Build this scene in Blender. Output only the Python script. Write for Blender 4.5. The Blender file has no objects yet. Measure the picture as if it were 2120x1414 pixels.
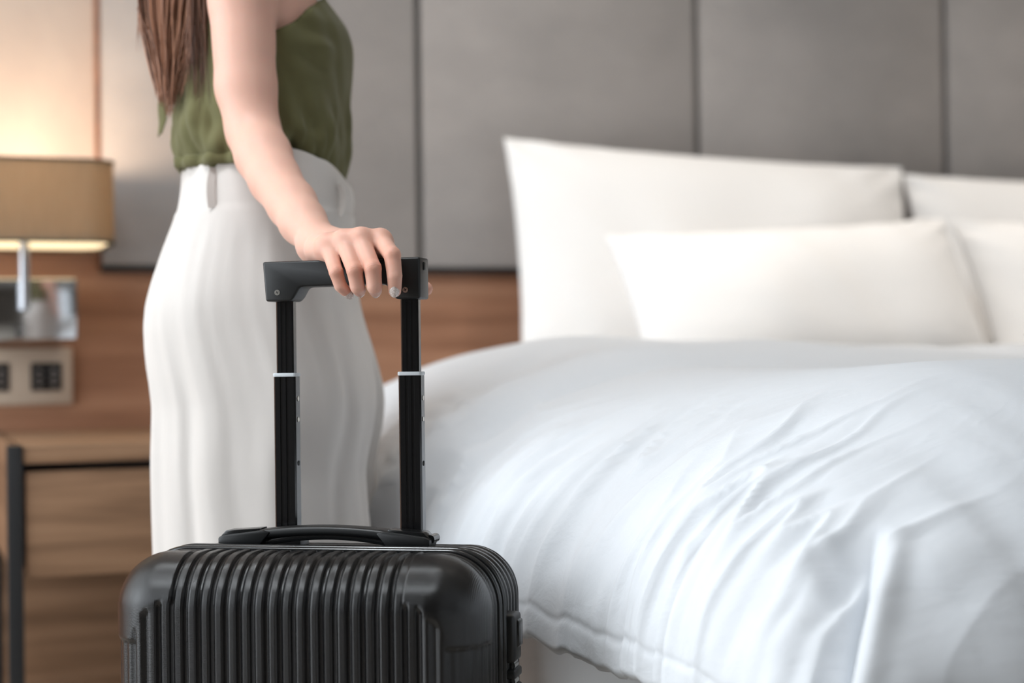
import bpy, bmesh, math, random
import numpy as np
from mathutils import Matrix, Vector, noise

random.seed(7)
np.random.seed(7)
SC = bpy.context.scene
COL = SC.collection
R = math.radians

# ------------------------------------------------------------------ camera
FPX = 3500.0                       # focal length in pixels of a 2120 x 1414 frame
YAW = R(-20.0)
cam_d = bpy.data.cameras.new('camera')
cam = bpy.data.objects.new('camera', cam_d)
COL.objects.link(cam)
cam_d.sensor_fit = 'HORIZONTAL'
cam_d.sensor_width = 36.0
cam_d.lens = FPX / 2120.0 * 36.0
CAM_M = (Matrix.Translation((0, 0, 0.78)) @ Matrix.Rotation(YAW, 4, 'Z')
         @ Matrix.Rotation(R(90.46), 4, 'X') @ Matrix.Rotation(R(-0.72), 4, 'Z'))
cam.matrix_world = CAM_M
cam_d.clip_start = 0.05
cam_d.dof.use_dof = True
cam_d.dof.focus_distance = 1.58
cam_d.dof.aperture_fstop = 3.0
SC.camera = cam

# ------------------------------------------------------------------ world, window light, exposure
W = bpy.data.worlds.new('world')
SC.world = W
W.use_nodes = True
W.node_tree.nodes['Background'].inputs[0].default_value = (0.80, 0.90, 1.0, 1)
W.node_tree.nodes['Background'].inputs[1].default_value = 0.6


def area_light(name, loc, target, sx, sy, power, color):
    d = bpy.data.lights.new(name, 'AREA')
    d.shape = 'RECTANGLE'
    d.size, d.size_y = sx, sy
    d.energy = power
    d.color = color
    o = bpy.data.objects.new(name, d)
    COL.objects.link(o)
    o.location = loc
    o.rotation_euler = (Vector(target) - Vector(loc)).to_track_quat('-Z', 'Y').to_euler()
    return o


# daylight coming in through the big window of the left wall
area_light('window_daylight', (-1.83, 1.80, 1.40), (0.5, 1.80, 1.40), 2.2, 2.3, 64, (0.90, 0.955, 1.0))
# daylight from the glazed balcony door in the wall behind the photographer
area_light('balcony_daylight', (1.65, -2.15, 1.35), (1.65, 1.0, 1.30), 1.9, 2.3, 7, (0.93, 0.965, 1.0))

# added unseen lights: ceiling rectangle for suitcase highlights, warm fill over the pillows
area_light('added_ceiling_light', (-0.35, 1.25, 2.545), (-0.35, 1.25, 0.0), 0.70, 0.45, 24, (0.90, 0.955, 1.0))
for dx in (1.25, 2.35):
    dl = area_light('added_pillow_fill', (dx, 2.50, 2.56), (dx, 2.55, 0.6), 0.16, 0.16, 3.0, (1.0, 0.92, 0.83))
    dl.data.spread = R(75)

vs = SC.view_settings
vs.view_transform = 'Standard'
vs.look = 'None'
vs.gamma = 1.0
vs.use_curve_mapping = False
vs.exposure = 0.14
SC.cycles.use_denoising = True
SC.cycles.max_bounces = 6
SC.cycles.use_adaptive_sampling = True
SC.cycles.adaptive_threshold = 0.06
SC.cycles.adaptive_min_samples = 16
SC.cycles.diffuse_bounces = 4
SC.cycles.glossy_bounces = 3
SC.cycles.sample_clamp_indirect = 6.0


# ------------------------------------------------------------------ geometry helpers
def P(px, py, Z):
    """point seen at pixel (px, py) at distance Z along the optical axis"""
    return CAM_M @ Vector(((px - 1060) / FPX * Z, -(py - 707) / FPX * Z, -Z))


def on_plane(px, py, axis, value):
    o = CAM_M.translation
    d = P(px, py, 1.0) - o
    t = (value - o[axis]) / d[axis]
    return o + d * t


def lin(c):
    out = []
    for v in c:
        v /= 255.0
        out.append(v / 12.92 if v <= 0.04045 else ((v + 0.055) / 1.055) ** 2.4)
    return (*out, 1)


def sstep(a, b, x):
    t = np.clip((x - a) / (b - a), 0, 1)
    return t * t * (3 - 2 * t)


class NT:
    def __init__(self, name):
        self.m = bpy.data.materials.new(name)
        self.m.use_nodes = True
        self.t = self.m.node_tree
        self.b = self.t.nodes['Principled BSDF']

    def n(self, typ, **kw):
        x = self.t.nodes.new(typ)
        for k, v in kw.items():
            if k in x.inputs:
                x.inputs[k].default_value = v
            else:
                setattr(x, k, v)
        return x

    def l(self, a, b):
        self.t.links.new(a, b)

    def coords(self, scale=(1, 1, 1), rot=(0, 0, 0), kind='Object'):
        tc = self.n('ShaderNodeTexCoord')
        mp = self.n('ShaderNodeMapping')
        mp.inputs['Scale'].default_value = scale
        mp.inputs['Rotation'].default_value = rot
        self.l(tc.outputs[kind], mp.inputs['Vector'])
        return mp.outputs[0]


def mat(name, col, rough=0.5, metal=0.0, col2=None, nscale=(8, 8, 8), ndetail=4, bump=0.0, bscale=None, spec=0.5,
        sheen=0.0, bdist=0.002, contrast=(0.3, 0.7)):
    t = NT(name)
    b = t.b
    b.inputs['Roughness'].default_value = rough
    b.inputs['Metallic'].default_value = metal
    b.inputs['Specular IOR Level'].default_value = spec
    if sheen:
        b.inputs['Sheen Weight'].default_value = sheen
    b.inputs['Base Color'].default_value = lin(col)
    no = t.n('ShaderNodeTexNoise', Scale=1.0, Detail=ndetail, Roughness=0.6)
    t.l(t.coords(nscale), no.inputs['Vector'])
    rp = t.n('ShaderNodeValToRGB')
    c2 = col2 if col2 else tuple(min(255, c * 0.95) for c in col)
    rp.color_ramp.elements[0].position = contrast[0]
    rp.color_ramp.elements[1].position = contrast[1]
    rp.color_ramp.elements[0].color = lin(c2)
    rp.color_ramp.elements[1].color = lin(col)
    t.l(no.outputs['Fac'], rp.inputs['Fac'])
    t.l(rp.outputs['Color'], b.inputs['Base Color'])
    if bump:
        n2 = t.n('ShaderNodeTexNoise', Scale=1.0, Detail=5.0, Roughness=0.6)
        t.l(t.coords(bscale or nscale), n2.inputs['Vector'])
        bp = t.n('ShaderNodeBump', Strength=bump, Distance=bdist)
        t.l(n2.outputs['Fac'], bp.inputs['Height'])
        t.l(bp.outputs['Normal'], b.inputs['Normal'])
    return t.m


def mesh_obj(name, verts, faces, m, parent=None, smooth=True, angle=None):
    me = bpy.data.meshes.new(name)
    me.from_pydata([tuple(v) for v in verts], [], [tuple(int(i) for i in f) for f in faces])
    me.update()
    return finish(name, me, m, parent, smooth, angle)


def finish(name, me, m, parent=None, smooth=True, angle=None):
    if smooth:
        me.polygons.foreach_set('use_smooth', [True] * len(me.polygons))
        if angle:
            me.set_sharp_from_angle(angle=R(angle))
    me.materials.append(m)
    o = bpy.data.objects.new(name, me)
    COL.objects.link(o)
    if parent:
        o.parent = parent
    return o


def bm_obj(name, bm, m, parent=None, smooth=True, angle=35):
    bmesh.ops.recalc_face_normals(bm, faces=bm.faces)
    me = bpy.data.meshes.new(name)
    bm.to_mesh(me)
    bm.free()
    return finish(name, me, m, parent, smooth, angle)


def box(name, lo, hi, m, parent=None, bevel=0.0, seg=2):
    bm = bmesh.new()
    lo, hi = Vector(lo), Vector(hi)
    bmesh.ops.create_cube(bm, size=1.0)
    s, c = hi - lo, (hi + lo) / 2
    for v in bm.verts:
        v.co = Vector((v.co.x * s.x, v.co.y * s.y, v.co.z * s.z)) + c
    if bevel:
        bmesh.ops.bevel(bm, geom=bm.edges[:], offset=bevel, segments=seg, affect='EDGES', profile=0.5)
    return bm_obj(name, bm, m, parent, smooth=bool(bevel))


def prism(name, poly, y0, y1, m, parent=None, bevel=0.0, seg=2):
    """polygon in (x, z) extruded along y"""
    bm = bmesh.new()
    f = [bm.verts.new((x, y0, z)) for x, z in poly]
    b = [bm.verts.new((x, y1, z)) for x, z in poly]
    bm.faces.new(f)
    bm.faces.new(b[::-1])
    n = len(poly)
    for i in range(n):
        bm.faces.new((f[i], b[i], b[(i + 1) % n], f[(i + 1) % n]))
    bmesh.ops.recalc_face_normals(bm, faces=bm.faces)
    if bevel:
        bmesh.ops.bevel(bm, geom=bm.edges[:], offset=bevel, segments=seg, affect='EDGES', profile=0.5)
    return bm_obj(name, bm, m, parent)


def prism_z(name, poly, z0, z1, m, parent=None, bevel=0.0):
    bm = bmesh.new()
    f = [bm.verts.new((x, y, z0)) for x, y in poly]
    b = [bm.verts.new((x, y, z1)) for x, y in poly]
    bm.faces.new(f[::-1])
    bm.faces.new(b)
    n = len(poly)
    for i in range(n):
        bm.faces.new((f[i], f[(i + 1) % n], b[(i + 1) % n], b[i]))
    if bevel:
        bmesh.ops.bevel(bm, geom=bm.edges[:], offset=bevel, segments=2, affect='EDGES')
    return bm_obj(name, bm, m, parent)


def tube(pts, rad, seg=10, closed=False, cap=True, base=0):
    """swept tube: returns verts, faces"""
    pts = [Vector(p) for p in pts]
    n = len(pts)
    V, F = [], []
    up = None
    for i, p in enumerate(pts):
        if closed:
            t = pts[(i + 1) % n] - pts[i - 1]
        else:
            t = pts[min(i + 1, n - 1)] - pts[max(i - 1, 0)]
        t.normalize()
        if up is None:
            up = Vector((0, 0, 1)) if abs(t.z) < 0.9 else Vector((1, 0, 0))
        a = t.cross(up).normalized()
        b = a.cross(t).normalized()
        up = b
        r = rad[i] if hasattr(rad, '__len__') else rad
        for k in range(seg):
            an = 2 * math.pi * k / seg
            V.append(p + a * (r * math.cos(an)) + b * (r * math.sin(an)))
    m = n if closed else n - 1
    for i in range(m):
        j = (i + 1) % n
        for k in range(seg):
            l = (k + 1) % seg
            F.append((base + i * seg + k, base + i * seg + l, base + j * seg + l, base + j * seg + k))
    if cap and not closed:
        F.append(tuple(base + k for k in range(seg))[::-1])
        F.append(tuple(base + (n - 1) * seg + k for k in range(seg)))
    return V, F


def tube_obj(name, pts, rad, m, parent=None, seg=12, closed=False):
    V, F = tube(pts, rad, seg, closed)
    bm = bmesh.new()
    vs_ = [bm.verts.new(v) for v in V]
    for f in F:
        bm.faces.new([vs_[i] for i in f])
    return bm_obj(name, bm, m, parent, angle=50)


def grid_faces(nu, nv, base=0, wrap=False):
    F = []
    for i in range(nu - 1):
        for j in range(nv if wrap else nv - 1):
            k = (j + 1) % nv
            F.append((base + i * nv + j, base + i * nv + k, base + (i + 1) * nv + k, base + (i + 1) * nv + j))
    return F


def empty(name, loc=(0, 0, 0), rz=0.0):
    o = bpy.data.objects.new(name, None)
    COL.objects.link(o)
    o.location = loc
    o.rotation_euler = (0, 0, rz)
    o.empty_display_size = 0.1
    return o


def tag(o, label=None, cat=None, group=None, kind=None):
    if label:
        o['label'] = label
    if cat:
        o['category'] = cat
    if group:
        o['group'] = group
    if kind:
        o['kind'] = kind
    return o


def nz(x, y=0.0, z=0.0):
    return noise.noise(Vector((x, y, z)))


# ------------------------------------------------------------------ materials
def wood_mat(name, c_dark, c_mid, c_light, rough=0.5):
    t = NT(name)
    t.b.inputs['Roughness'].default_value = rough
    t.b.inputs['Specular IOR Level'].default_value = 0.3
    v = t.coords((1.6, 1.6, 26))
    n1 = t.n('ShaderNodeTexNoise', Scale=1.0, Detail=6.0, Roughness=0.55, Distortion=0.4)
    t.l(v, n1.inputs['Vector'])
    v2 = t.coords((7, 7, 260))
    n2 = t.n('ShaderNodeTexNoise', Scale=1.0, Detail=3.0)
    t.l(v2, n2.inputs['Vector'])
    mx = t.n('ShaderNodeMath', operation='MULTIPLY_ADD')
    mx.inputs[1].default_value = 0.25
    t.l(n2.outputs['Fac'], mx.inputs[0])
    t.l(n1.outputs['Fac'], mx.inputs[2])
    rp = t.n('ShaderNodeValToRGB')
    e = rp.color_ramp.elements
    e[0].position, e[0].color = 0.40, lin(c_dark)
    e[1].position, e[1].color = 0.85, lin(c_light)
    k = e.new(0.6)
    k.color = lin(c_mid)
    t.l(mx.outputs[0], rp.inputs['Fac'])
    t.l(rp.outputs['Color'], t.b.inputs['Base Color'])
    bp = t.n('ShaderNodeBump', Strength=0.15, Distance=0.001)
    t.l(n2.outputs['Fac'], bp.inputs['Height'])
    t.l(bp.outputs['Normal'], t.b.inputs['Normal'])
    return t.m


M_WOOD = wood_mat('walnut_veneer', (136, 96, 72), (160, 116, 90), (180, 136, 108))
M_WOOD2 = wood_mat('nightstand_walnut', (104, 78, 58), (130, 100, 76), (150, 118, 92))
M_PANEL = mat('grey_fabric_panel', (166, 160, 156), 0.85, col2=(152, 147, 144), nscale=(3, 3, 5), ndetail=6, bump=0.25,
              bscale=(260, 260, 90), contrast=(0.35, 0.65), spec=0.2)
M_PANEL_EDGE = wood_mat('panel_edge_wood', (92, 58, 40), (112, 70, 48), (130, 84, 58))
M_PAPER = mat('linen_wallpaper', (178, 166, 156), 0.9, col2=(164, 152, 144), nscale=(6, 6, 3), bump=0.3,
              bscale=(300, 300, 120), spec=0.2)
M_WHITE = mat('white_wall_paint', (226, 224, 220), 0.9, spec=0.2)
M_TAUPE = mat('taupe_wall_paint', (108, 101, 94), 0.9, spec=0.2)
M_GAP = mat('grey_panel_backing', (120, 117, 114), 0.9, spec=0.1)
M_CARPET = mat('beige_carpet', (186, 178, 168), 0.95, col2=(168, 160, 150), nscale=(40, 40, 40), bump=0.5,
               bscale=(400, 400, 400), spec=0.1)
M_FRAME = mat('white_window_frame', (210, 210, 208), 0.5)
M_CHROME = mat('satin_chrome', (196, 198, 200), 0.12, 1.0)
M_STEM = mat('brushed_steel', (188, 190, 196), 0.32, 1.0)
M_BLACKM = mat('black_powder_coat', (30, 31, 33), 0.5, spec=0.4)
M_PLATE = mat('champagne_socket_plate', (196, 178, 160), 0.4, spec=0.4)
M_SOCK = mat('black_socket_insert', (14, 14, 15), 0.35)
M_SLOT = mat('socket_slot_grey', (140, 132, 128), 0.4)


def linen_mat(name, col, bump=0.35):
    t = NT(name)
    b = t.b
    b.inputs['Base Color'].default_value = lin(col)
    b.inputs['Roughness'].default_value = 0.85
    b.inputs['Specular IOR Level'].default_value = 0.2
    b.inputs['Sheen Weight'].default_value = 0.15
    n1 = t.n('ShaderNodeTexNoise', Scale=1.0, Detail=5.0, Roughness=0.55, Distortion=0.6)
    t.l(t.coords((9, 26, 26)), n1.inputs['Vector'])
    n2 = t.n('ShaderNodeTexNoise', Scale=1.0, Detail=2.0)
    t.l(t.coords((900, 900, 900)), n2.inputs['Vector'])
    bp = t.n('ShaderNodeBump', Strength=bump, Distance=0.006)
    t.l(n1.outputs['Fac'], bp.inputs['Height'])
    bp2 = t.n('ShaderNodeBump', Strength=0.12, Distance=0.0006)
    t.l(n2.outputs['Fac'], bp2.inputs['Height'])
    t.l(bp.outputs['Normal'], bp2.inputs['Normal'])
    t.l(bp2.outputs['Normal'], b.inputs['Normal'])
    return t.m


M_DUVET = linen_mat('white_cotton_duvet', (217, 220, 224))
M_PILLOW = linen_mat('white_cotton_pillowcase', (238, 236, 234), 0.2)
M_SHEET = linen_mat('white_bed_sheet', (232, 232, 232), 0.2)

# ------------------------------------------------------------------ the room
YW = 3.15          # face of the head wall
PAN = 0.035        # how far the grey panels stand proud


def struct(o):
    o['kind'] = 'structure'
    return o


floor = struct(box('floor', (-1.8, -2.2, -0.05), (4.6, 3.25, 0.0), M_CARPET))
ceil = struct(box('ceiling', (-1.8, -2.2, 2.6), (4.6, 3.25, 2.65), M_WHITE))
wall_back = struct(box('wall_back', (-1.8, YW, 0), (4.6, YW + 0.1, 2.6), M_PAPER))
wall_right = struct(box('wall_right', (4.6, -2.2, 0), (4.7, 3.25, 2.6), M_WHITE))


def wall_with_hole(name, along, fixed, a0, a1, h0, h1, z0, z1, thick, m=None):
    """four slabs around one opening, one mesh"""
    bm = bmesh.new()

    def slab(p0, p1, q0, q1):
        if along == 'y':
            lo, hi = Vector((fixed, p0, q0)), Vector((fixed + thick, p1, q1))
        else:
            lo, hi = Vector((p0, fixed, q0)), Vector((p1, fixed + thick, q1))
        r = bmesh.ops.create_cube(bm, size=1.0)
        s, c = hi - lo, (hi + lo) / 2
        for v in r['verts']:
            v.co = Vector((v.co.x * s.x, v.co.y * s.y, v.co.z * s.z)) + c
    slab(a0, h0, 0, 2.6)
    slab(h1, a1, 0, 2.6)
    slab(h0, h1, 0, z0)
    slab(h0, h1, z1, 2.6)
    return struct(bm_obj(name, bm, m or M_WHITE, smooth=False))


wall_with_hole('wall_left', 'y', -1.9, -2.2, 3.25, 0.7, 2.9, 0.22, 2.58, 0.1, M_TAUPE)
wall_with_hole('wall_front', 'x', -2.3, -1.8, 4.6, 0.70, 2.60, 0.2, 2.5, 0.1, M_TAUPE)
w1 = struct(box('window_1', (-1.9, 0.7, 0.18), (-1.8, 2.9, 0.22), M_FRAME))
for yy in (0.7, 1.78, 2.86):
    box('window_frame', (-1.88, yy, 0.22), (-1.84, yy + 0.04, 2.58), M_FRAME, w1)

# grey panels on the head wall, each one a slab, above walnut veneer
zb = on_plane(300, 549, 1, YW - PAN).z
GX = [on_plane(x, 300, 1, YW - PAN).x for x in (208, 869, 1446, 1960)]
GX.append(GX[3] + 0.60)
GX.append(GX[4] + 0.60)
GX.append(GX[5] + 0.60)
ven = box('walnut_veneer', (-1.8, YW - 0.012, 0.0), (4.6, YW, zb + 0.12), M_WOOD, wall_back)
for i in range(len(GX) - 1):
    g = 0.007
    box('panel', (GX[i] + (g if i else 0), YW - PAN, zb), (GX[i + 1] - g, YW - 0.001, 2.6), M_PANEL, wall_back, 0.004)
box('panel_edge_strip', (GX[0] - 0.006, YW - PAN - 0.001, zb - 0.004), (GX[0] - 0.0005, YW, 2.6), M_PANEL_EDGE, wall_back)
box('panel_backing', (GX[0] + 0.01, YW - 0.014, zb + 0.01), (4.6, YW - 0.0125, 2.6), M_GAP, wall_back)
box('panel_shadow_strip', (GX[0], YW - PAN + 0.004, zb - 0.012), (4.6, YW - 0.012, zb - 0.001), M_BLACKM, wall_back)  # black strip stands in for the shadow under the panels

# ------------------------------------------------------------------ wall lamps
def rrect(hx, hy, r, seg=8):
    out = []
    for cx, cy, a0 in ((hx - r, hy - r, 0), (-hx + r, hy - r, 90), (-hx + r, -hy + r, 180), (hx - r, -hy + r, 270)):
        for k in range(seg + 1):
            a = R(a0 + 90 * k / seg)
            out.append((cx + r * math.cos(a), cy + r * math.sin(a)))
    return out


def shade_mat():
    t = NT('grey_beige_lamp_shade')
    t.t.nodes.remove(t.b)
    out = [n for n in t.t.nodes if n.type == 'OUTPUT_MATERIAL'][0]
    no = t.n('ShaderNodeTexNoise', Scale=1.0, Detail=3.0)
    t.l(t.coords((220, 220, 30)), no.inputs['Vector'])
    rp = t.n('ShaderNodeValToRGB')
    rp.color_ramp.elements[0].color = lin((142, 125, 106))
    rp.color_ramp.elements[1].color = lin((168, 149, 126))
    t.l(no.outputs['Fac'], rp.inputs['Fac'])
    d = t.n('ShaderNodeBsdfDiffuse')
    tr = t.n('ShaderNodeBsdfTranslucent')
    tr.inputs['Color'].default_value = (0.40, 0.33, 0.24, 1)
    t.l(rp.outputs['Color'], d.inputs['Color'])
    mx = t.n('ShaderNodeMixShader', Fac=0.42)
    t.l(d.outputs[0], mx.inputs[1])
    t.l(tr.outputs[0], mx.inputs[2])
    t.l(mx.outputs[0], out.inputs['Surface'])
    return t.m


def emit_mat(name, col, strength):
    t = NT(name)
    t.b.inputs['Base Color'].default_value = (*col, 1)
    t.b.inputs['Emission Color'].default_value = (*col, 1)
    t.b.inputs['Emission Strength'].default_value = strength
    return t.m


M_SHADE = shade_mat()
M_TRIM = mat('shade_trim', (74, 66, 50), 0.8)
M_DIFF = emit_mat('lit_diffuser', (1.0, 0.80, 0.50), 1.25)
M_BULB = emit_mat('bulb_glow', (1.0, 0.72, 0.42), 12.0)
sx_ = on_plane(45, 560, 1, 2.93).x
sh_f = on_plane(120, 500, 1, 2.93 - 0.13)
sh_t = on_plane(120, 327, 1, 2.93 - 0.13)
hxS = on_plane(231, 420, 1, 2.93 - 0.05).x - sx_
z0, z1 = sh_f.z - 0.80, sh_t.z - 0.80
bx_r = on_plane(160, 640, 1, 2.89).x - sx_
bz0 = on_plane(120, 705, 1, 2.89).z - 0.80
bz1 = on_plane(120, 576, 1, 2.89).z - 0.80
st0 = on_plane(44, 641, 1, 2.87).z - 0.80


def wall_lamp(x, label):
    LAMP = empty('wall_lamp', (x, 2.93, 0.80))
    tag(LAMP, label, 'lamp', 'bedside wall lamps')
    out_ = rrect(hxS, 0.13, 0.05)
    inn = rrect(hxS - 0.003, 0.127, 0.047)
    n = len(out_)
    V = [(x, y, z0) for x, y in out_] + [(x, y, z1) for x, y in out_] + [(x, y, z1) for x, y in inn] + [(x, y, z0) for x, y in inn]
    F = []
    for a in range(4):
        b = (a + 1) % 4
        for i in range(n):
            j = (i + 1) % n
            F.append((a * n + i, a * n + j, b * n + j, b * n + i))
    shade = mesh_obj('shade', V, F, M_SHADE, LAMP, angle=40)
    for nm, za, zc in (('top_trim', z1 - 0.004, z1 + 0.001), ('bottom_trim', z0 - 0.001, z0 + 0.003)):
        o2 = rrect(hxS + 0.0015, 0.1315, 0.0515)
        V = [(x, y, za) for x, y in o2] + [(x, y, zc) for x, y in o2] + [(x, y, zc) for x, y in inn] + [(x, y, za) for x, y in inn]
        mesh_obj(nm, V, F, M_TRIM, shade, angle=40)
    prism_z('diffuser', rrect(hxS - 0.004, 0.126, 0.046), z0 + 0.004, z0 + 0.008, M_DIFF, LAMP)
    tube_obj('stem', [(0, -0.06, st0), (0, -0.06, z0 + 0.05)], 0.0085, M_STEM, LAMP)
    box('chrome_mount', (-bx_r, -0.04, bz0), (bx_r, 0.22 - 0.013, bz1), M_CHROME, LAMP, 0.004)
    bm = bmesh.new()
    bmesh.ops.create_uvsphere(bm, u_segments=16, v_segments=10, radius=0.022)
    for v in bm.verts:
        v.co += Vector((0, 0.0, z1 - 0.055))
    bulb = bm_obj('bulb', bm, M_BULB, LAMP)
    pl = bpy.data.lights.new('bulb_light', 'POINT')
    pl.energy = 5.0
    pl.color = (1.0, 0.75, 0.54)
    pl.shadow_soft_size = 0.03
    plo = bpy.data.objects.new('bulb_light', pl)
    COL.objects.link(plo)
    plo.parent = LAMP
    plo.location = (0, 0.02, z1 - 0.015)


wall_lamp(sx_, 'lit bedside wall lamp with oblong fabric shade on chrome mount left of the woman')
wall_lamp(3.50, 'lit bedside wall lamp on the far side of the bed')

CP = empty('added_light_frame', (-0.35, 1.25, 2.6))  # frame made up to go round the added ceiling light
tag(CP, 'frame round the added ceiling light, out of view', 'ceiling light')
for lo, hi in (((-0.47, -0.32, -0.05), (0.47, -0.28, 0)), ((-0.47, 0.28, -0.05), (0.47, 0.32, 0)),
               ((-0.47, -0.28, -0.05), (-0.43, 0.28, 0)), ((0.43, -0.28, -0.05), (0.47, 0.28, 0))):
    box('frame', lo, hi, M_FRAME, CP, 0.002)

# ------------------------------------------------------------------ socket plate
a_ = on_plane(-70, 722, 1, YW - 0.012)
b_ = on_plane(149, 836, 1, YW - 0.012)
SK = empty('socket_plate', ((a_.x + b_.x) / 2, YW - 0.012, b_.z))
tag(SK, 'champagne double power socket on the walnut wall below the lamp', 'socket')
hw, hh = (b_.x - a_.x) / 2, a_.z - b_.z
box('plate', (-hw, -0.012, 0), (hw, 0, hh), M_PLATE, SK, 0.002)
for cx in (-hw / 2, hw / 2):
    ins = box('socket_insert', (cx - 0.027, -0.0135, hh * 0.24), (cx + 0.027, -0.011, hh * 0.74), M_SOCK, SK, 0.001)
    for sx in (-0.013, 0.013):
        for k in range(3):
            box('slot', (cx + sx - 0.004, -0.0142, hh * (0.33 + 0.12 * k)), (cx + sx + 0.004, -0.0134, hh * (0.38 + 0.12 * k)),
                M_SLOT, ins)

# ------------------------------------------------------------------ nightstand
NY = 2.58
nt = on_plane(48, 925, 1, NY)
nx0 = on_plane(15, 1050, 1, NY).x
nx1 = nx0 + 0.46
ztop = nt.z
NS = empty('nightstand', (nx0, NY, 0))
tag(NS, 'walnut nightstand with black metal corner post beside the bed', 'nightstand')
LEG = on_plane(48, 1050, 1, NY).x - nx0
D = YW - 0.014 - NY
box('top', (LEG + 0.001, 0.004, ztop - 0.026), (nx1 - nx0 - LEG, D, ztop), M_WOOD2, NS, 0.002)
zd1 = on_plane(150, 975, 1, NY).z
zd0 = on_plane(150, 1193, 1, NY).z
dr = box('drawer', (LEG + 0.004, 0.006, zd0), (nx1 - nx0 - LEG - 0.004, D - 0.08, zd1), M_WOOD2, NS, 0.002)
box('drawer_rail', (LEG + 0.001, 0.05, zd1), (nx1 - nx0 - LEG, D - 0.01, ztop - 0.027), M_BLACKM, NS)
for lx in (0, nx1 - nx0 - LEG):
    box('leg', (lx, 0, 0), (lx + LEG, LEG, ztop + 0.002), M_BLACKM, NS, 0.002)
    box('leg', (lx, D - LEG, 0), (lx + LEG, D, ztop + 0.002), M_BLACKM, NS, 0.002)
    box('side_panel', (lx + 0.006, LEG + 0.002, zd0 + 0.01), (lx + LEG - 0.006, D - LEG - 0.002, ztop), M_WOOD2, NS)
zs = on_plane(150, 1303, 1, NY + 0.2).z
box('back_panel', (LEG + 0.001, D - 0.03, 0.05), (nx1 - nx0 - LEG, D - 0.012, zd0 - 0.001), M_WOOD2, NS)
box('shelf', (LEG + 0.001, 0.03, zs - 0.16), (nx1 - nx0 - LEG, D - 0.031, zs - 0.14), M_WOOD2, NS, 0.002)

# ------------------------------------------------------------------ bed, duvet, pillows
BX0, BX1, BY0, BY1 = 0.74, 2.95, 1.22, 3.06
BED = empty('bed', ((BX0 + BX1) / 2, (BY0 + BY1) / 2, 0))
tag(BED, 'wide double bed with white sheets, head against the grey panels', 'bed')


def soft_box(name, lo, hi, m, parent, bev, wob=0.004):
    bm = bmesh.new()
    lo, hi = Vector(lo), Vector(hi)
    bmesh.ops.create_cube(bm, size=1.0)
    s, c = hi - lo, (hi + lo) / 2
    for v in bm.verts:
        v.co = Vector((v.co.x * s.x, v.co.y * s.y, v.co.z * s.z)) + c
    bmesh.ops.bevel(bm, geom=bm.edges[:], offset=bev, segments=5, affect='EDGES', profile=0.5)
    bmesh.ops.subdivide_edges(bm, edges=[e for e in bm.edges if e.calc_length() > 0.25], cuts=14, use_grid_fill=True)
    for v in bm.verts:
        q = v.co
        v.co = q + Vector((nz(q.y * 6, q.z * 3, 1) * wob, nz(q.x * 6, q.z * 3, 5) * wob, nz(q.x * 5, q.y * 5, 9) * wob))
    return bm_obj(name, bm, m, parent, angle=None)


hx_, hy_ = (BX1 - BX0) / 2, (BY1 - BY0) / 2
soft_box('mattress', (-hx_, -hy_, 0.34), (hx_, hy_, 0.665), M_SHEET, BED, 0.05)
soft_box('bed_base', (-hx_ + 0.015, -hy_ + 0.015, 0.02), (hx_ - 0.015, hy_, 0.345), M_SHEET, BED, 0.02)

ZT = 0.752
XL0, YF, YH = 0.60, 1.03, 2.46


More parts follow.
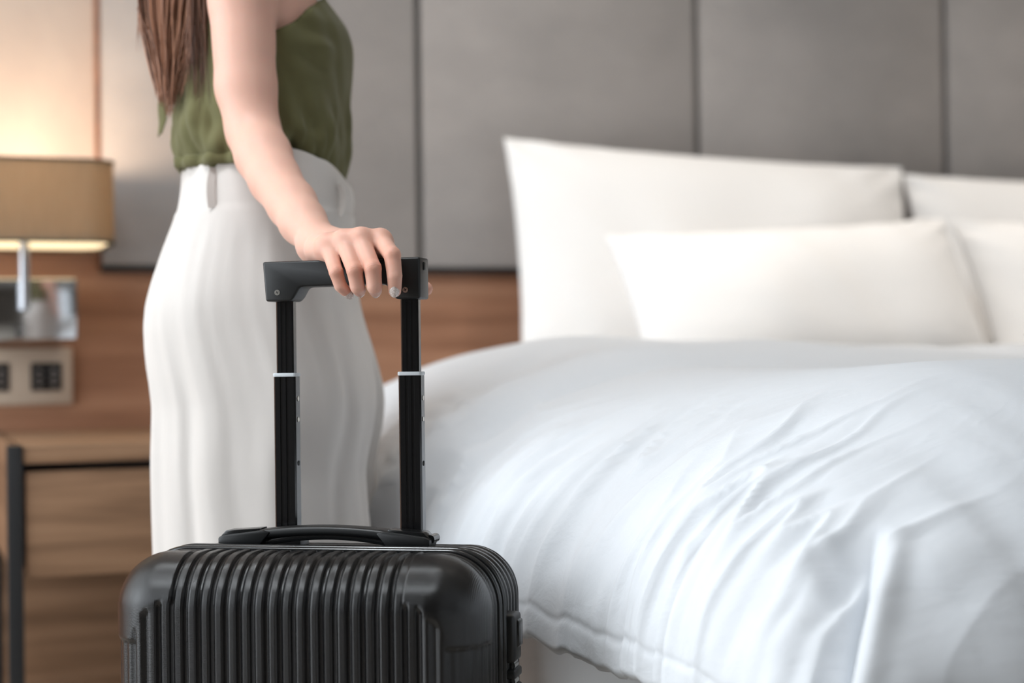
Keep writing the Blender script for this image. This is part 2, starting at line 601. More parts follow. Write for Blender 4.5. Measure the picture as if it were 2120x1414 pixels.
def duv(p, q, off=0.0):
    """p: 0 at the left hem .. 1 at the right hem, q: 0 at the foot hem .. 1 at the head edge.
    returns a point of the puffed-up quilt"""
    wL = 0.36
    xl = XL0 - 0.055 * float(sstep(1.55, 2.15, YF + q * (YH - YF)))
    # left slope uses the first 35 % of p
    if p < 0.35:
        t = p / 0.35
        ph = t * math.pi / 2
        X = xl + wL * (1 - math.cos(ph) ** 1.15)
        gx = math.sin(ph) ** 0.85
    else:
        t = (p - 0.35) / 0.65
        X = xl + wL + t * (BX1 + 0.05 - xl - wL)
        gx = 1.0 - 0.10 * t ** 3
    if q < 0.4:
        t = q / 0.4
        ph = t * math.pi / 2
        Y = YF + 0.42 * (1 - math.cos(ph) ** 1.1)
        gy = math.sin(ph) ** 0.9
    else:
        t = (q - 0.4) / 0.6
        Y = YF + 0.42 + t * (YH - YF - 0.42)
        gy = 1.0
    zh = 0.497 + 0.006 * nz(Y * 11, 3.1) + 0.004 * nz(Y * 31, 8.1)
    H = ZT - zh
    g = gx * gy
    z = zh + H * g
    # broad puffiness of the top
    z += 0.012 * math.sin(min(1, max(0, (X - xl) / 0.9)) * math.pi) * gy * gx
    z += 0.016 * nz(X * 2.1, Y * 2.3, 0.4) * g
    # folds running up the left slope, irregular and broken
    mL = (1 - gx ** 5) * (0.35 + 0.65 * gy)
    wx, wy = nz(X * 4, Y * 3, 7), nz(X * 3.1 + 5, Y * 4, 9)
    f1 = nz(Y * 6.5 + 1.1 * wx - X * 2.0, X * 3.2, 2.0)
    f2 = nz(Y * 21 + 2.2 * wy - X * 5, X * 3.6 + wx, 4.0)
    f3_ = nz(Y * 34 + 2.5 * wx + X * 9, X * 15, 14.0)
    patch = max(0.0, min(1.0, 0.62 + 1.6 * nz(X * 4, Y * 5, 51)))
    ridge = max(0, 1 - abs(f2) * 3.6) ** 1.6
    dL = (0.013 * f1 + (0.0085 * f2 + 0.0110 * ridge) * patch + 0.0034 * f3_ * patch) * mL
    X -= dL * 0.75
    z += dL * 0.75
    # small puckers near the hem
    hm = math.exp(-((p / 0.35) / 0.25) ** 2)
    X -= 0.004 * nz(Y * 55, p * 20, 6) * hm
    X += 0.0016 * math.exp(-((p - 0.016) / 0.0028) ** 2)      # stitched hem line
    # folds down the foot slope
    mF = (1 - gy ** 4) * (0.3 + 0.7 * gx)
    f3 = nz(X * 9 + 0.8 * nz(X * 3, Y * 3, 11), Y * 2.5, 12)
    f4 = nz(X * 23, Y * 6, 14)
    dF = (0.012 * f3 + 0.005 * f4) * mF
    Y -= dF * 0.8
    z += dF * 0.7
    # the corner seam: a pulled-in crease up the diagonal with gathers on its left
    ex, ey = X - xl, Y - YF
    e = (ex - ey) / math.sqrt(2)
    s = (ex + ey) / math.sqrt(2)
    ms = float(sstep(-0.05, 0.03, s) * (1 - sstep(0.135, 0.185, s)))
    if ms > 0:
        low = max(0.0, min(1.0, 1 - s / 0.17))
        wd = 0.030 + 0.065 * low
        c = -(0.022 + 0.030 * low) * float(sstep(-wd, -0.003, e) * (1 - sstep(-0.003, 0.013, e)))
        c += 0.009 * math.exp(-((e - 0.020) / 0.011) ** 2) - 0.014 * math.exp(-abs(e + 0.001) / 0.0035)
        gth = 0.012 * nz(s * 38 + e * 16, e * 9, 71) * math.exp(-((e + 0.045) / 0.035) ** 2)
        gth += 0.012 * nz(s * 22 - e * 12, e * 8, 73) * math.exp(-((e - 0.065) / 0.045) ** 2)
        z += (c + gth) * ms
        X += -0.15 * c * ms
        Y += -0.15 * c * ms
    return Vector((X, Y, z))


NU, NV = 300, 300
us = np.concatenate([np.linspace(0, 0.35, 230), np.linspace(0.35, 1, 111)[1:]])
qs = np.concatenate([np.linspace(0, 0.4, 200), np.linspace(0.4, 1, 151)[1:]])
V = []
for i, p in enumerate(us):
    for q in qs:
        V.append(duv(float(p), float(q)))
NU, NV = len(us), len(qs)
F = grid_faces(NU, NV)
# turned-under hem rows on the left and the foot side
b0 = len(V)
for j in range(NV):
    v = V[j]
    V.append(v + Vector((0.005, 0, -0.006)))
for j in range(NV):
    v = V[j]
    V.append(v + Vector((0.05, 0, 0.03)))
for j in range(NV - 1):
    F.append((b0 + j, b0 + j + 1, j + 1, j))
    F.append((b0 + NV + j, b0 + NV + j + 1, b0 + j + 1, b0 + j))
b1 = len(V)
for i in range(NU):
    V.append(V[i * NV] + Vector((0, 0.005, -0.006)))
for i in range(NU):
    V.append(V[i * NV] + Vector((0, 0.05, 0.03)))
for i in range(NU - 1):
    F.append((i * NV, (i + 1) * NV, b1 + i + 1, b1 + i))
    F.append((b1 + i, b1 + i + 1, b1 + NU + i + 1, b1 + NU + i))
DUV = tag(mesh_obj('duvet', V, F, M_DUVET), 'puffy white duvet draped over the bed with a gathered corner seam', 'duvet')
# turned-down band at the head end
V = []
vq = np.linspace(0, 1, 26)
up_ = np.concatenate([np.linspace(0.0, 0.35, 170), np.linspace(0.35, 1, 120)[1:]])
for p in up_:
    for t in vq:
        q = 0.66 + 0.34 * t
        base = duv(float(p), float(q))
        d1 = duv(min(1, float(p) + 0.004), float(q)) - duv(max(0, float(p) - 0.004), float(q))
        nrm = Vector((-d1.z, 0, d1.x)).normalized()
        th = 0.034 * (1 - (1 - min(1, t / 0.24)) ** 2.3) * (1 - 0.5 * float(sstep(0.8, 1.0, t)))
        th += 0.010 * nz(base.x * 5, t * 3 + base.z * 4, 21) * min(1, t / 0.2)
        dim = math.exp(-((t - 0.3) / 0.12) ** 2) * max(0, nz(base.x * 6.0, base.z * 6, 33)) * 0.03
        V.append(base + nrm * (th - dim + 0.0015 - 0.003 * math.exp(-(t / 0.06) ** 2)) + Vector((0, 0.002 * nz(base.x * 9, 1), 0)))
mesh_obj('turned_down_band', V, grid_faces(len(up_), len(vq)), M_DUVET, DUV)


def pillow(name, w, h, thick, loc, rx, rz, label, seed, ear=0.05, ry=0.0, sag=0.0):
    nu, nv = 46, 34
    front, back = [], []
    for i in range(nu):
        a = -1 + 2 * i / (nu - 1)
        for j in range(nv):
            b = -1 + 2 * j / (nv - 1)
            aa = math.sin(a * math.pi / 2)
            bb = math.sin(b * math.pi / 2)
            x = w / 2 * aa * (1 - ear * (1 - abs(bb) ** 2.2))
            z = h / 2 * bb * (1 - ear * 1.3 * (1 - abs(aa) ** 2.2))
            z -= sag * (1 - aa * aa) * max(0, bb)
            T = thick / 2 * ((1 - abs(aa) ** 3.0) ** 0.62) * ((1 - abs(bb) ** 3.0) ** 0.62)
            T *= 1.0 + 0.16 * nz(x * 5, z * 5, seed)
            f = 0.006 * nz(x * 14 + z * 9, z * 5, seed + 3) * min(1, T / 0.03)
            # pull lines toward the corners
            cr = abs(aa * bb)
            f += 0.010 * cr ** 3 * math.sin((abs(aa) - abs(bb)) * 24 + seed) * min(1, T / 0.01)
            front.append(Vector((x, -T + f, z + h / 2)))
            back.append(Vector((x, T + f, z + h / 2)))
    F = grid_faces(nu, nv)
    n0 = nu * nv
    G = [tuple(reversed(f)) for f in grid_faces(nu, nv, n0)]
    bm = bmesh.new()
    vs_ = [bm.verts.new(v) for v in front + back]
    for f in F + G:
        bm.faces.new([vs_[i] for i in f])
    bmesh.ops.remove_doubles(bm, verts=bm.verts[:], dist=0.0004)
    o = bm_obj(name, bm, M_PILLOW, angle=None)
    o.location = loc
    o.rotation_euler = (R(rx), R(ry), R(rz))
    return tag(o, label, 'pillow', 'pillows at the head of the bed')


xa = on_plane(1035, 290, 1, 2.99).x
xb = on_plane(1868, 360, 1, 2.99).x
pillow('pillow', xb - xa, 0.50, 0.17, ((xa + xb) / 2, 2.90, 0.692), -14, 0,
       'large white pillow with pointed left corner standing against the panels', 2, 0.035, ry=2.2)
xc_ = xb + (xb - xa) / 2 + 0.020
pillow('pillow', xb - xa, 0.48, 0.17, (xc_, 2.91, 0.680), -14, 1,
       'large white pillow at the right frame edge against the panels', 5, 0.035)
xa2 = on_plane(1262, 500, 1, 2.80).x
xb2 = on_plane(1960, 470, 1, 2.80).x
pillow('pillow', xb2 - xa2, 0.36, 0.17, ((xa2 + xb2) / 2, 2.62, 0.690), -26, 0,
       'lower white pillow leaning in front of the large left pillow', 9, 0.05, ry=-3.5)
pillow('pillow', xb2 - xa2, 0.395, 0.17, (xb2 + (xb2 - xa2) / 2 + 0.006, 2.63, 0.676), -26, 2,
       'lower white pillow leaning at the right frame edge', 12, 0.05)

# ------------------------------------------------------------------ suitcase
def shell_mat():
    t = NT('black_textured_shell')
    b = t.b
    b.inputs['Base Color'].default_value = lin((13, 13, 14))
    b.inputs['Roughness'].default_value = 0.21
    b.inputs['Specular IOR Level'].default_value = 0.5
    tc = t.n('ShaderNodeTexCoord')
    sp = t.n('ShaderNodeSeparateXYZ')
    t.l(tc.outputs['Object'], sp.inputs[0])

    def math_(op, a, bb):
        m = t.n('ShaderNodeMath', operation=op)
        for k, s in enumerate((a, bb)):
            if isinstance(s, (int, float)):
                m.inputs[k].default_value = s
            elif s is not None:
                t.l(s, m.inputs[k])
        return m.outputs[0]
    w = math_('ADD', sp.outputs['Z'], sp.outputs['Y'])
    k = 2 * math.pi / 0.0026
    s1 = math_('SINE', math_('MULTIPLY', math_('ADD', sp.outputs['X'], w), k), None)
    s2 = math_('SINE', math_('MULTIPLY', math_('SUBTRACT', sp.outputs['X'], w), k), None)
    h = math_('MULTIPLY', s1, s2)
    bp = t.n('ShaderNodeBump', Strength=0.25, Distance=0.0005)
    t.l(h, bp.inputs['Height'])
    t.l(bp.outputs['Normal'], b.inputs['Normal'])
    return t.m


M_SHELL = shell_mat()
M_GLOSS = mat('glossy_black_trim', (22, 23, 24), 0.16, spec=0.6)
M_BLK = mat('matte_black_plastic', (15, 16, 17), 0.42, bump=0.15, bscale=(900, 900, 900), bdist=0.0004)
M_TUBE = mat('black_anodised_aluminium', (20, 20, 21), 0.16, 0.0, spec=0.7)
M_ZIP = mat('black_zip_tape', (14, 14, 15), 0.6)
M_RING = mat('pale_plastic_ring', (205, 210, 214), 0.45)
M_SCREW = mat('steel_screw', (200, 196, 188), 0.28, 1.0)

uv0 = CAM_M.to_3x3()
TH = R(12.6)
cx_, cy_ = -0.157, 1.62
Rr = Vector((math.cos(YAW), math.sin(YAW), 0))
Ff = Vector((-math.sin(YAW), math.cos(YAW), 0))
SUIT = empty('suitcase', tuple(Rr * cx_ + Ff * cy_), YAW - TH)
tag(SUIT, 'black ribbed hard-shell cabin suitcase with extended trolley handle', 'suitcase')
SZ1, SZ0, SHX = 0.602, 0.055, 0.170


def outline(hx, zlo, zhi, r, ntop, nside, narc):
    """closed list of (core point, normal) round a rounded rectangle in x, z (counter-clockwise from bottom-left)"""
    L = []
    cx, c0, c1 = hx - r, zlo + r, zhi - r
    for k in range(ntop):
        L.append(((-cx + 2 * cx * k / ntop, c0), (0, -1)))
    for k in range(narc):
        a = R(-90 + 90 * k / narc)
        L.append(((cx, c0), (math.cos(a), math.sin(a))))
    for k in range(nside):
        L.append(((cx, c0 + (c1 - c0) * k / nside), (1, 0)))
    for k in range(narc):
        a = R(90 * k / narc)
        L.append(((cx, c1), (math.cos(a), math.sin(a))))
    for k in range(ntop):
        L.append(((cx - 2 * cx * k / ntop, c1), (0, 1)))
    for k in range(narc):
        a = R(90 + 90 * k / narc)
        L.append(((-cx, c1), (math.cos(a), math.sin(a))))
    for k in range(nside):
        L.append(((-cx, c1 - (c1 - c0) * k / nside), (-1, 0)))
    for k in range(narc):
        a = R(180 + 90 * k / narc)
        L.append(((-cx, c0), (math.cos(a), math.sin(a))))
    return L


RIB = 0.01255


def rib_wave(x, per):
    f = np.mod(x / per, 1.0)
    return sstep(0.06, 0.30, f) * (1 - sstep(0.70, 0.94, f))


def shell_disp(pos, nrm, vseam, vface, sgn, amp=0.0034):
    """height of ribs / corner bumpers above the base shell (arrays)"""
    u, v, z = pos[:, 0], pos[:, 1], pos[:, 2]
    zc = (SZ0 + SZ1) / 2
    zz = np.abs(z - zc) + zc
    cu, cz, rin = 0.106, SZ1 - 0.072, 0.036
    du, dz = np.abs(u) - cu, zz - cz
    q = sstep(-0.0012, 0.0012, du) * sstep(-0.0012, 0.0012, dz)
    B = q * sstep(rin - 0.0015, rin + 0.0015, np.sqrt(np.maximum(du, 0) ** 2 + np.maximum(dz, 0) ** 2))
    dfs = np.abs(v - vseam)                       # distance from the seam plane
    fade = sstep(0.003, 0.013, dfs)
    nu_, nz_ = np.abs(nrm[:, 0]), np.abs(nrm[:, 2])
    side = sstep(0.35, 0.75, nu_)
    ribs = rib_wave(u + RIB * 0.35, RIB) * fade
    sider = rib_wave(dfs - 0.002, 0.0115) * sstep(0.001, 0.004, dfs) * 0.55
    bsel = B * sstep(0.022, 0.034, dfs)
    rel = ribs * (1 - side) + sider * side
    corner_lines = sider
    inB = B * (1 - sstep(0.022, 0.034, dfs))
    rel = rel * (1 - inB) + corner_lines * inB
    return amp * (rel * (1 - bsel) + 1.12 * bsel)


def half_shell(name, vseam, vface, hx, r, m, parent, ntop=300, nside=230, narc=30, nst=16, nrd=30, mode='front'):
    sgn = -1.0 if vface < vseam else 1.0
    vc = vface - sgn * r
    OL = outline(hx, SZ0, SZ1 - (0 if mode == 'front' else 0.005), r, ntop, nside, narc)
    N = len(OL)
    core = np.array([c for c, _ in OL])
    nor = np.array([k for _, k in OL])
    rows_p, rows_n = [], []
    for k in range(nst):
        v = vseam + (vc - vseam) * k / nst
        rows_p.append(np.column_stack([core[:, 0] + r * nor[:, 0], np.full(N, v), core[:, 1] + r * nor[:, 1]]))
        rows_n.append(np.column_stack([nor[:, 0], np.zeros(N), nor[:, 1]]))
    for k in range(nrd + 1):
        ph = math.pi / 2 * k / nrd
        c, s = math.cos(ph), math.sin(ph)
        rows_p.append(np.column_stack([core[:, 0] + r * c * nor[:, 0], np.full(N, vc + sgn * r * s), core[:, 1] + r * c * nor[:, 1]]))
        rows_n.append(np.column_stack([c * nor[:, 0], np.full(N, sgn * s), c * nor[:, 1]]))
    pos = np.concatenate(rows_p)
    nr = np.concatenate(rows_n)
    F = grid_faces(nst + nrd + 1, N, 0, True)
    # flat face grid
    base = len(pos)
    cx, c0, c1 = hx - r, SZ0 + r, SZ1 - (0 if mode == 'front' else 0.005) - r
    gx = np.linspace(-cx, cx, ntop + 1)
    gz = np.linspace(c0, c1, nside + 1)
    gp = np.array([(x, vface, z) for x in gx for z in gz])
    pos = np.concatenate([pos, gp])
    nr = np.concatenate([nr, np.tile(np.array([[0, sgn, 0]]), (len(gp), 1))])
    F += grid_faces(ntop + 1, nside + 1, base)
    if mode == 'front':
        h = shell_disp(pos, nr, vseam, vface, sgn)
    else:
        dfs = np.abs(pos[:, 1] - vseam)
        lines = rib_wave(dfs - 0.004, 0.0125) * sstep(0.002, 0.006, dfs)
        flat = np.abs(nr[:, 1]) ** 2
        h = 0.0030 * (lines * (1 - flat) + rib_wave(pos[:, 0], RIB) * flat)
    P_ = pos + nr * h[:, None]
    bm = bmesh.new()
    vs_ = [bm.verts.new(p) for p in P_]
    for f in F:
        try:
            bm.faces.new([vs_[i] for i in f])
        except ValueError:
            pass
    bmesh.ops.remove_doubles(bm, verts=bm.verts[:], dist=0.00005)
    o = bm_obj(name, bm, m, parent, angle=None)
    return o


V_S0, V_S1 = -0.076, -0.056
fs = half_shell('front_shell', V_S0, -0.156, SHX, 0.046, M_SHELL, SUIT)
bs = half_shell('back_shell', V_S1, 0.062, SHX - 0.005, 0.044, M_SHELL, SUIT, 120, 80, 30, 44, 30, 'back')


def loop_pts(hx, zlo, zhi, r, v, step=0.004):
    L = outline(hx, zlo, zhi, r, int(2 * hx / step), int((zhi - zlo) / step), 16)
    return [(c[0] + r * k[0], v, c[1] + r * k[1]) for c, k in L]


for nm, v in (('front_rim_bead', V_S0 + 0.0015), ('back_rim_bead', V_S1 - 0.0015)):
    tube_obj(nm, loop_pts(SHX + 0.0012, SZ0 - 0.0012, SZ1 + 0.0012, 0.047, v), 0.0034, M_GLOSS, SUIT, 8, True)
# zip: recessed tape with teeth
tp = outline(SHX - 0.004, SZ0 + 0.004, SZ1 - 0.004, 0.042, 200, 320, 40)
V = []
for k, (c, nn) in enumerate(tp):
    for v in np.linspace(V_S0 + 0.002, V_S1 - 0.002, 4):
        V.append((c[0] + 0.042 * nn[0], v, c[1] + 0.042 * nn[1]))
V = [Vector(v) for v in V]
bm = bmesh.new()
vv = [bm.verts.new(v) for v in V]
N = len(tp)
for i in range(N):
    j = (i + 1) % N
    for k in range(3):
        bm.faces.new((vv[i * 4 + k], vv[j * 4 + k], vv[j * 4 + k + 1], vv[i * 4 + k + 1]))
zt = bm_obj('zip_tape', bm, M_ZIP, SUIT, angle=None)
LP = loop_pts(SHX - 0.0028, SZ0 + 0.003, SZ1 - 0.003, 0.043, (V_S0 + V_S1) / 2, 0.0021)
bm = bmesh.new()
for k, p in enumerate(LP):
    if p[2] < 0.40 and k % 2:
        continue
    nx_ = LP[(k + 1) % len(LP)]
    t = Vector(nx_) - Vector(p)
    if t.length < 1e-5:
        continue
    t.normalize()
    o_ = t.cross(Vector((0, 1, 0)))
    q = bmesh.ops.create_cube(bm, size=1.0)
    for v in q['verts']:
        l = v.co.copy()
        v.co = Vector(p) + t * l.x * 0.0012 + Vector((0, 1, 0)) * l.y * 0.0052 + o_ * l.z * 0.0024
zt2 = bm_obj('zip_teeth', bm, M_GLOSS, zt, smooth=False)
zt2['kind'] = 'stuff'

# bottom wheels
for ux in (-0.125, 0.125):
    for vy in (-0.105, 0.02):
        tube_obj('wheel', [(ux - 0.011, vy, 0.024), (ux + 0.011, vy, 0.024)], 0.024, M_BLK, SUIT, 20)
        box('wheel_fork', (ux - 0.016, vy - 0.016, 0.030), (ux + 0.016, vy + 0.016, SZ0 + 0.006), M_BLK, SUIT, 0.004)

DU = -0.009    # the trolley sits a little right of the body's centre
for o in list(SUIT.children):
    o.location.x += DU


# trolley tubes
def tube_profile(w, d):
    """rectangle with two shallow flutes on front and back"""
    h, e = w / 2, d / 2
    g = 0.0010
    fl = [(-h, -e + 0.0015), (-h + 0.0015, -e), (-0.42 * h, -e), (-0.38 * h, -e + g), (-0.16 * h, -e + g), (-0.12 * h, -e),
          (0.12 * h, -e), (0.16 * h, -e + g), (0.38 * h, -e + g), (0.42 * h, -e), (h - 0.0015, -e), (h, -e + 0.0015)]
    return fl + [(-x, -y) for x, y in fl]


PX = 0.0625
ZR = 0.7625     # top of the outer tubes
for sx in (-PX, PX):
    prof = [(sx + x, y) for x, y in tube_profile(0.0222, 0.0142)]
    ot = prism_z('outer_tube', prof, SZ1 - 0.03, ZR, M_TUBE, SUIT)
    prof = [(sx + x, y) for x, y in tube_profile(0.0176, 0.0104)]
    prism_z('inner_tube', prof, ZR - 0.02, 0.838, M_TUBE, SUIT)
    prism_z('tube_collar', [(sx + x, y) for x, y in rrect(0.0120, 0.0080, 0.003, 4)], ZR - 0.0005, ZR + 0.0030, M_RING, SUIT, 0.0006)
    for zz in (ZR - 0.022, ZR - 0.042, ZR - 0.084):
        tube_obj('rivet', [(sx + 0.0106, 0, zz), (sx + 0.0116, 0, zz)], 0.0024, M_SCREW if zz > ZR - 0.06 else M_ZIP, ot, 12)
    box('tube_socket', (sx - 0.017, -0.013, SZ1 - 0.012), (sx + 0.017, 0.013, SZ1 + 0.005), M_BLK, SUIT, 0.003)

# grip
GT, GB, GL = 0.8735, 0.8490, 0.8342
poly = [(-0.0805, GT - 0.001), (0.0765, GT), (0.0765, GL), (0.0525, GL), (0.0490, GL + 0.004), (0.0440, GB - 0.002), (0.0400, GB),
        (-0.0405, GB - 0.001), (-0.0430, GB - 0.0022), (-0.0480, GL + 0.004), (-0.0520, GL), (-0.0775, GL)]
grip = prism('grip', poly, -0.0155, 0.0155, M_BLK, SUIT, 0.0022, 3)
for sx, sz in ((-0.0655, 0.8427), (0.0620, 0.8427)):
    sc = tube_obj('screw', [(sx, -0.0148, sz), (sx, -0.0160, sz)], 0.0027, M_SCREW, grip, 20)
    for an in (0, 90):
        c, s = math.cos(R(an + 25)), math.sin(R(an + 25))
        prism('screw_slot', [(sx + c * 0.0015 - s * 0.0003, sz + s * 0.0015 + c * 0.0003), (sx - c * 0.0015 - s * 0.0003, sz - s * 0.0015 + c * 0.0003),
                             (sx - c * 0.0015 + s * 0.0003, sz - s * 0.0015 - c * 0.0003), (sx + c * 0.0015 + s * 0.0003, sz + s * 0.0015 - c * 0.0003)],
              -0.0161, -0.0155, M_ZIP, sc)
box('release_button', (0.0745, -0.004, GT - 0.012), (0.0778, 0.004, GT - 0.004), M_BLK, grip, 0.001)

# carry handle on top
CV = -0.034
CA, CB = -0.117, 0.0925


def bar_arch(name, x0, x1, z0, rise, half_v, thick, m, parent, n=40, vof=0.0, taper=0.0):
    V = []
    sec = rrect(half_v, thick / 2, min(half_v, thick / 2) * 0.8, 4)
    for i in range(n + 1):
        t = i / n
        x = x0 + (x1 - x0) * t
        z = z0 + rise * (1 - (2 * t - 1) ** 2)
        sl = rise * (-4 * (2 * t - 1)) / (x1 - x0)
        for a, b in sec:
            b2 = b * (1 - taper * (1 - abs(2 * t - 1)))
            V.append((x - sl * b2, CV + vof + a, z + b2))
    ns = len(sec)
    F = grid_faces(n + 1, ns, 0, True) + [tuple(range(ns))[::-1], tuple(n * ns + k for k in range(ns))]
    bm = bmesh.new()
    vs_ = [bm.verts.new(v) for v in V]
    for f in F:
        bm.faces.new([vs_[i] for i in f])
    return bm_obj(name, bm, m, parent, angle=50)


ch = empty('carry_handle', (0, 0, 0))
ch.parent = SUIT
bar_arch('handle_bar', CA + 0.030, CB - 0.030, SZ1 + 0.0105, 0.0055, 0.0115, 0.0085, M_BLK, ch)
bar_arch('handle_grip_pad', CA + 0.048, CB - 0.040, SZ1 + 0.0045, 0.0062, 0.0085, 0.0065, M_GLOSS, ch)
for s, xe in ((1, CA), (-1, CB)):
    pl_ = [(xe + s * 0.001, SZ1 + 0.004), (xe + s * 0.003, SZ1 - 0.001), (xe + s * 0.040, SZ1 - 0.001), (xe + s * 0.053, SZ1 + 0.0145),
           (xe + s * 0.045, SZ1 + 0.0165), (xe + s * 0.006, SZ1 + 0.0115), (xe + s * 0.001, SZ1 + 0.009)]
    if s < 0:
        pl_ = pl_[::-1]
    prism('handle_end_block', pl_, CV - 0.013, CV + 0.013, M_BLK, ch, 0.0015)
    pl_ = [(xe + s * 0.003, SZ1 + 0.0105), (xe + s * 0.042, SZ1 + 0.0155), (xe + s * 0.042, SZ1 + 0.0178), (xe + s * 0.008, SZ1 + 0.0155)]
    if s < 0:
        pl_ = pl_[::-1]
    prism('handle_cap', pl_, CV - 0.010, CV + 0.010, M_GLOSS, ch, 0.0007)
tube_obj('handle_hinge_pin', [(CB - 0.003, CV - 0.004, SZ1 + 0.0085), (CB - 0.003, CV + 0.016, SZ1 + 0.0085)], 0.0042, M_GLOSS, ch, 14)

# combination lock on the right side
LK = empty('combination_lock', (DU, 0, 0))
LK.parent = SUIT
LV0, LV1, LU0, LU1 = -0.052, -0.022, SHX - 0.006, SHX + 0.0105
LT = 0.5445
secs = [(LT - 0.0, LT - 0.044), (LT - 0.0505, LT - 0.0585), (LT - 0.065, LT - 0.073), (LT - 0.0795, LT - 0.15)]
box('lock_back', (LU0, LV0 + 0.002, LT - 0.149), (LU1 - 0.008, LV1 - 0.002, LT - 0.003), M_ZIP, LK)
for k, (za, zb_) in enumerate(secs):
    box('lock_housing', (LU0, LV0, zb_), (LU1, LV1, za), M_BLK, LK, 0.0035 if k in (0, 3) else 0.0018, 3)
for k in range(3):
    zc = (secs[k][1] + secs[k + 1][0]) / 2
    tube_obj('number_dial', [(LU1 - 0.0085, (LV0 + LV1) / 2 - 0.008, zc), (LU1 - 0.0085, (LV0 + LV1) / 2 + 0.008, zc)], 0.0072, M_CHROME, LK, 10)
prism('lock_button', [(LU1 - 0.004, LT - 0.004), (LU1 + 0.0018, LT - 0.007), (LU1 + 0.0018, LT - 0.030), (LU1 - 0.004, LT - 0.034)],
      (LV0 + LV1) / 2 - 0.004, LV1 - 0.003, M_GLOSS, LK, 0.001)

# ------------------------------------------------------------------ the woman
ZB = 2.00                                  # distance of the body's midline
O_ = P(548, 735, ZB)
PER = empty('person', (O_.x, O_.y, 0), YAW)
tag(PER, 'woman in olive sleeveless blouse and cream trousers resting a hand on the suitcase grip', 'person')
PIV = (Matrix.Translation((O_.x, O_.y, 0)) @ Matrix.Rotation(YAW, 4, 'Z')).inverted()


def L(px, py, Z):
    return PIV @ P(px, py, Z)


def skin_mat():
    t = NT('skin')
    b = t.b
    at = t.n('ShaderNodeAttribute', attribute_name='flush')
    rp = t.n('ShaderNodeMix', data_type='RGBA')
    rp.inputs['A'].default_value = lin((222, 177, 159))
    rp.inputs['B'].default_value = lin((204, 136, 112))
    no = t.n('ShaderNodeTexNoise', Scale=1.0, Detail=4.0)
    t.l(t.coords((18, 18, 18)), no.inputs['Vector'])
    ad = t.n('ShaderNodeMath', operation='MULTIPLY_ADD')
    ad.inputs[1].default_value = 0.25
    t.l(no.outputs['Fac'], ad.inputs[0])
    t.l(at.outputs['Fac'], ad.inputs[2])
    sb = t.n('ShaderNodeMath', operation='SUBTRACT', use_clamp=True)
    sb.inputs[1].default_value = 0.1
    t.l(ad.outputs[0], sb.inputs[0])
    t.l(sb.outputs[0], rp.inputs['Factor'])
    t.l(rp.outputs['Result'], b.inputs['Base Color'])
    b.inputs['Roughness'].default_value = 0.5
    b.inputs['Specular IOR Level'].default_value = 0.35
    b.inputs['Subsurface Weight'].default_value = 0.25
    b.inputs['Subsurface Radius'].default_value = (1.0, 0.35, 0.2)
    b.inputs['Subsurface Scale'].default_value = 0.006
    n2 = t.n('ShaderNodeTexNoise', Scale=1.0, Detail=3.0)
    t.l(t.coords((700, 700, 700)), n2.inputs['Vector'])
    bp = t.n('ShaderNodeBump', Strength=0.12, Distance=0.0004)
    t.l(n2.outputs['Fac'], bp.inputs['Height'])
    # fine creases across the finger joints
    ca = t.n('ShaderNodeAttribute', attribute_name='crease_t')
    cwn = t.n('ShaderNodeAttribute', attribute_name='crease_w')
    n3 = t.n('ShaderNodeTexNoise', Scale=1.0, Detail=2.0)
    t.l(t.coords((260, 260, 260)), n3.inputs['Vector'])
    m1 = t.n('ShaderNodeMath', operation='MULTIPLY')
    m1.inputs[1].default_value = 2 * math.pi / 0.0019
    t.l(ca.outputs['Fac'], m1.inputs[0])
    m2 = t.n('ShaderNodeMath', operation='MULTIPLY_ADD')
    m2.inputs[1].default_value = 5.0
    t.l(n3.outputs['Fac'], m2.inputs[0])
    t.l(m1.outputs[0], m2.inputs[2])
    m3 = t.n('ShaderNodeMath', operation='SINE')
    t.l(m2.outputs[0], m3.inputs[0])
    m4 = t.n('ShaderNodeMath', operation='MULTIPLY')
    t.l(m3.outputs[0], m4.inputs[0])
    t.l(cwn.outputs['Fac'], m4.inputs[1])
    bp2 = t.n('ShaderNodeBump', Strength=0.22, Distance=0.0002)
    t.l(m4.outputs[0], bp2.inputs['Height'])
    t.l(bp.outputs['Normal'], bp2.inputs['Normal'])
    t.l(bp2.outputs['Normal'], b.inputs['Normal'])
    return t.m


M_SKIN = skin_mat()

# --- silhouette tables (image points at the body's midline distance)
def prof(tab, ry_tab):
    rows = []
    for (yb, xb_, xf_) in tab:
        a, c = L(xb_, yb, ZB), L(xf_, yb, ZB)
        rows.append(((a.z + c.z) / 2, (a.x + c.x) / 2, (c.x - a.x) / 2))
    rows.sort()
    z = np.array([r[0] for r in rows])
    cx = np.array([r[1] for r in rows])
    rx = np.array([r[2] for r in rows])
    zz, rr = zip(*sorted(ry_tab))
    # fine table, rounded off so that no kink shows in the cloth
    g = np.arange(min(z[0], zz[0]) - 0.1, max(z[-1], zz[-1]) + 0.1, 0.002)
    out = []
    for xs_, ys_, sg in ((z, cx, 0.008), (z, rx, 0.008), (zz, rr, 0.022)):
        k = np.arange(-40, 41) * 0.002
        w = np.exp(-(k / sg) ** 2)
        f_ = np.convolve(np.pad(np.interp(g, xs_, ys_), 40, 'edge'), w / w.sum(), 'valid')
        out.append(lambda q, f_=f_: np.interp(q, g, f_))
    return out


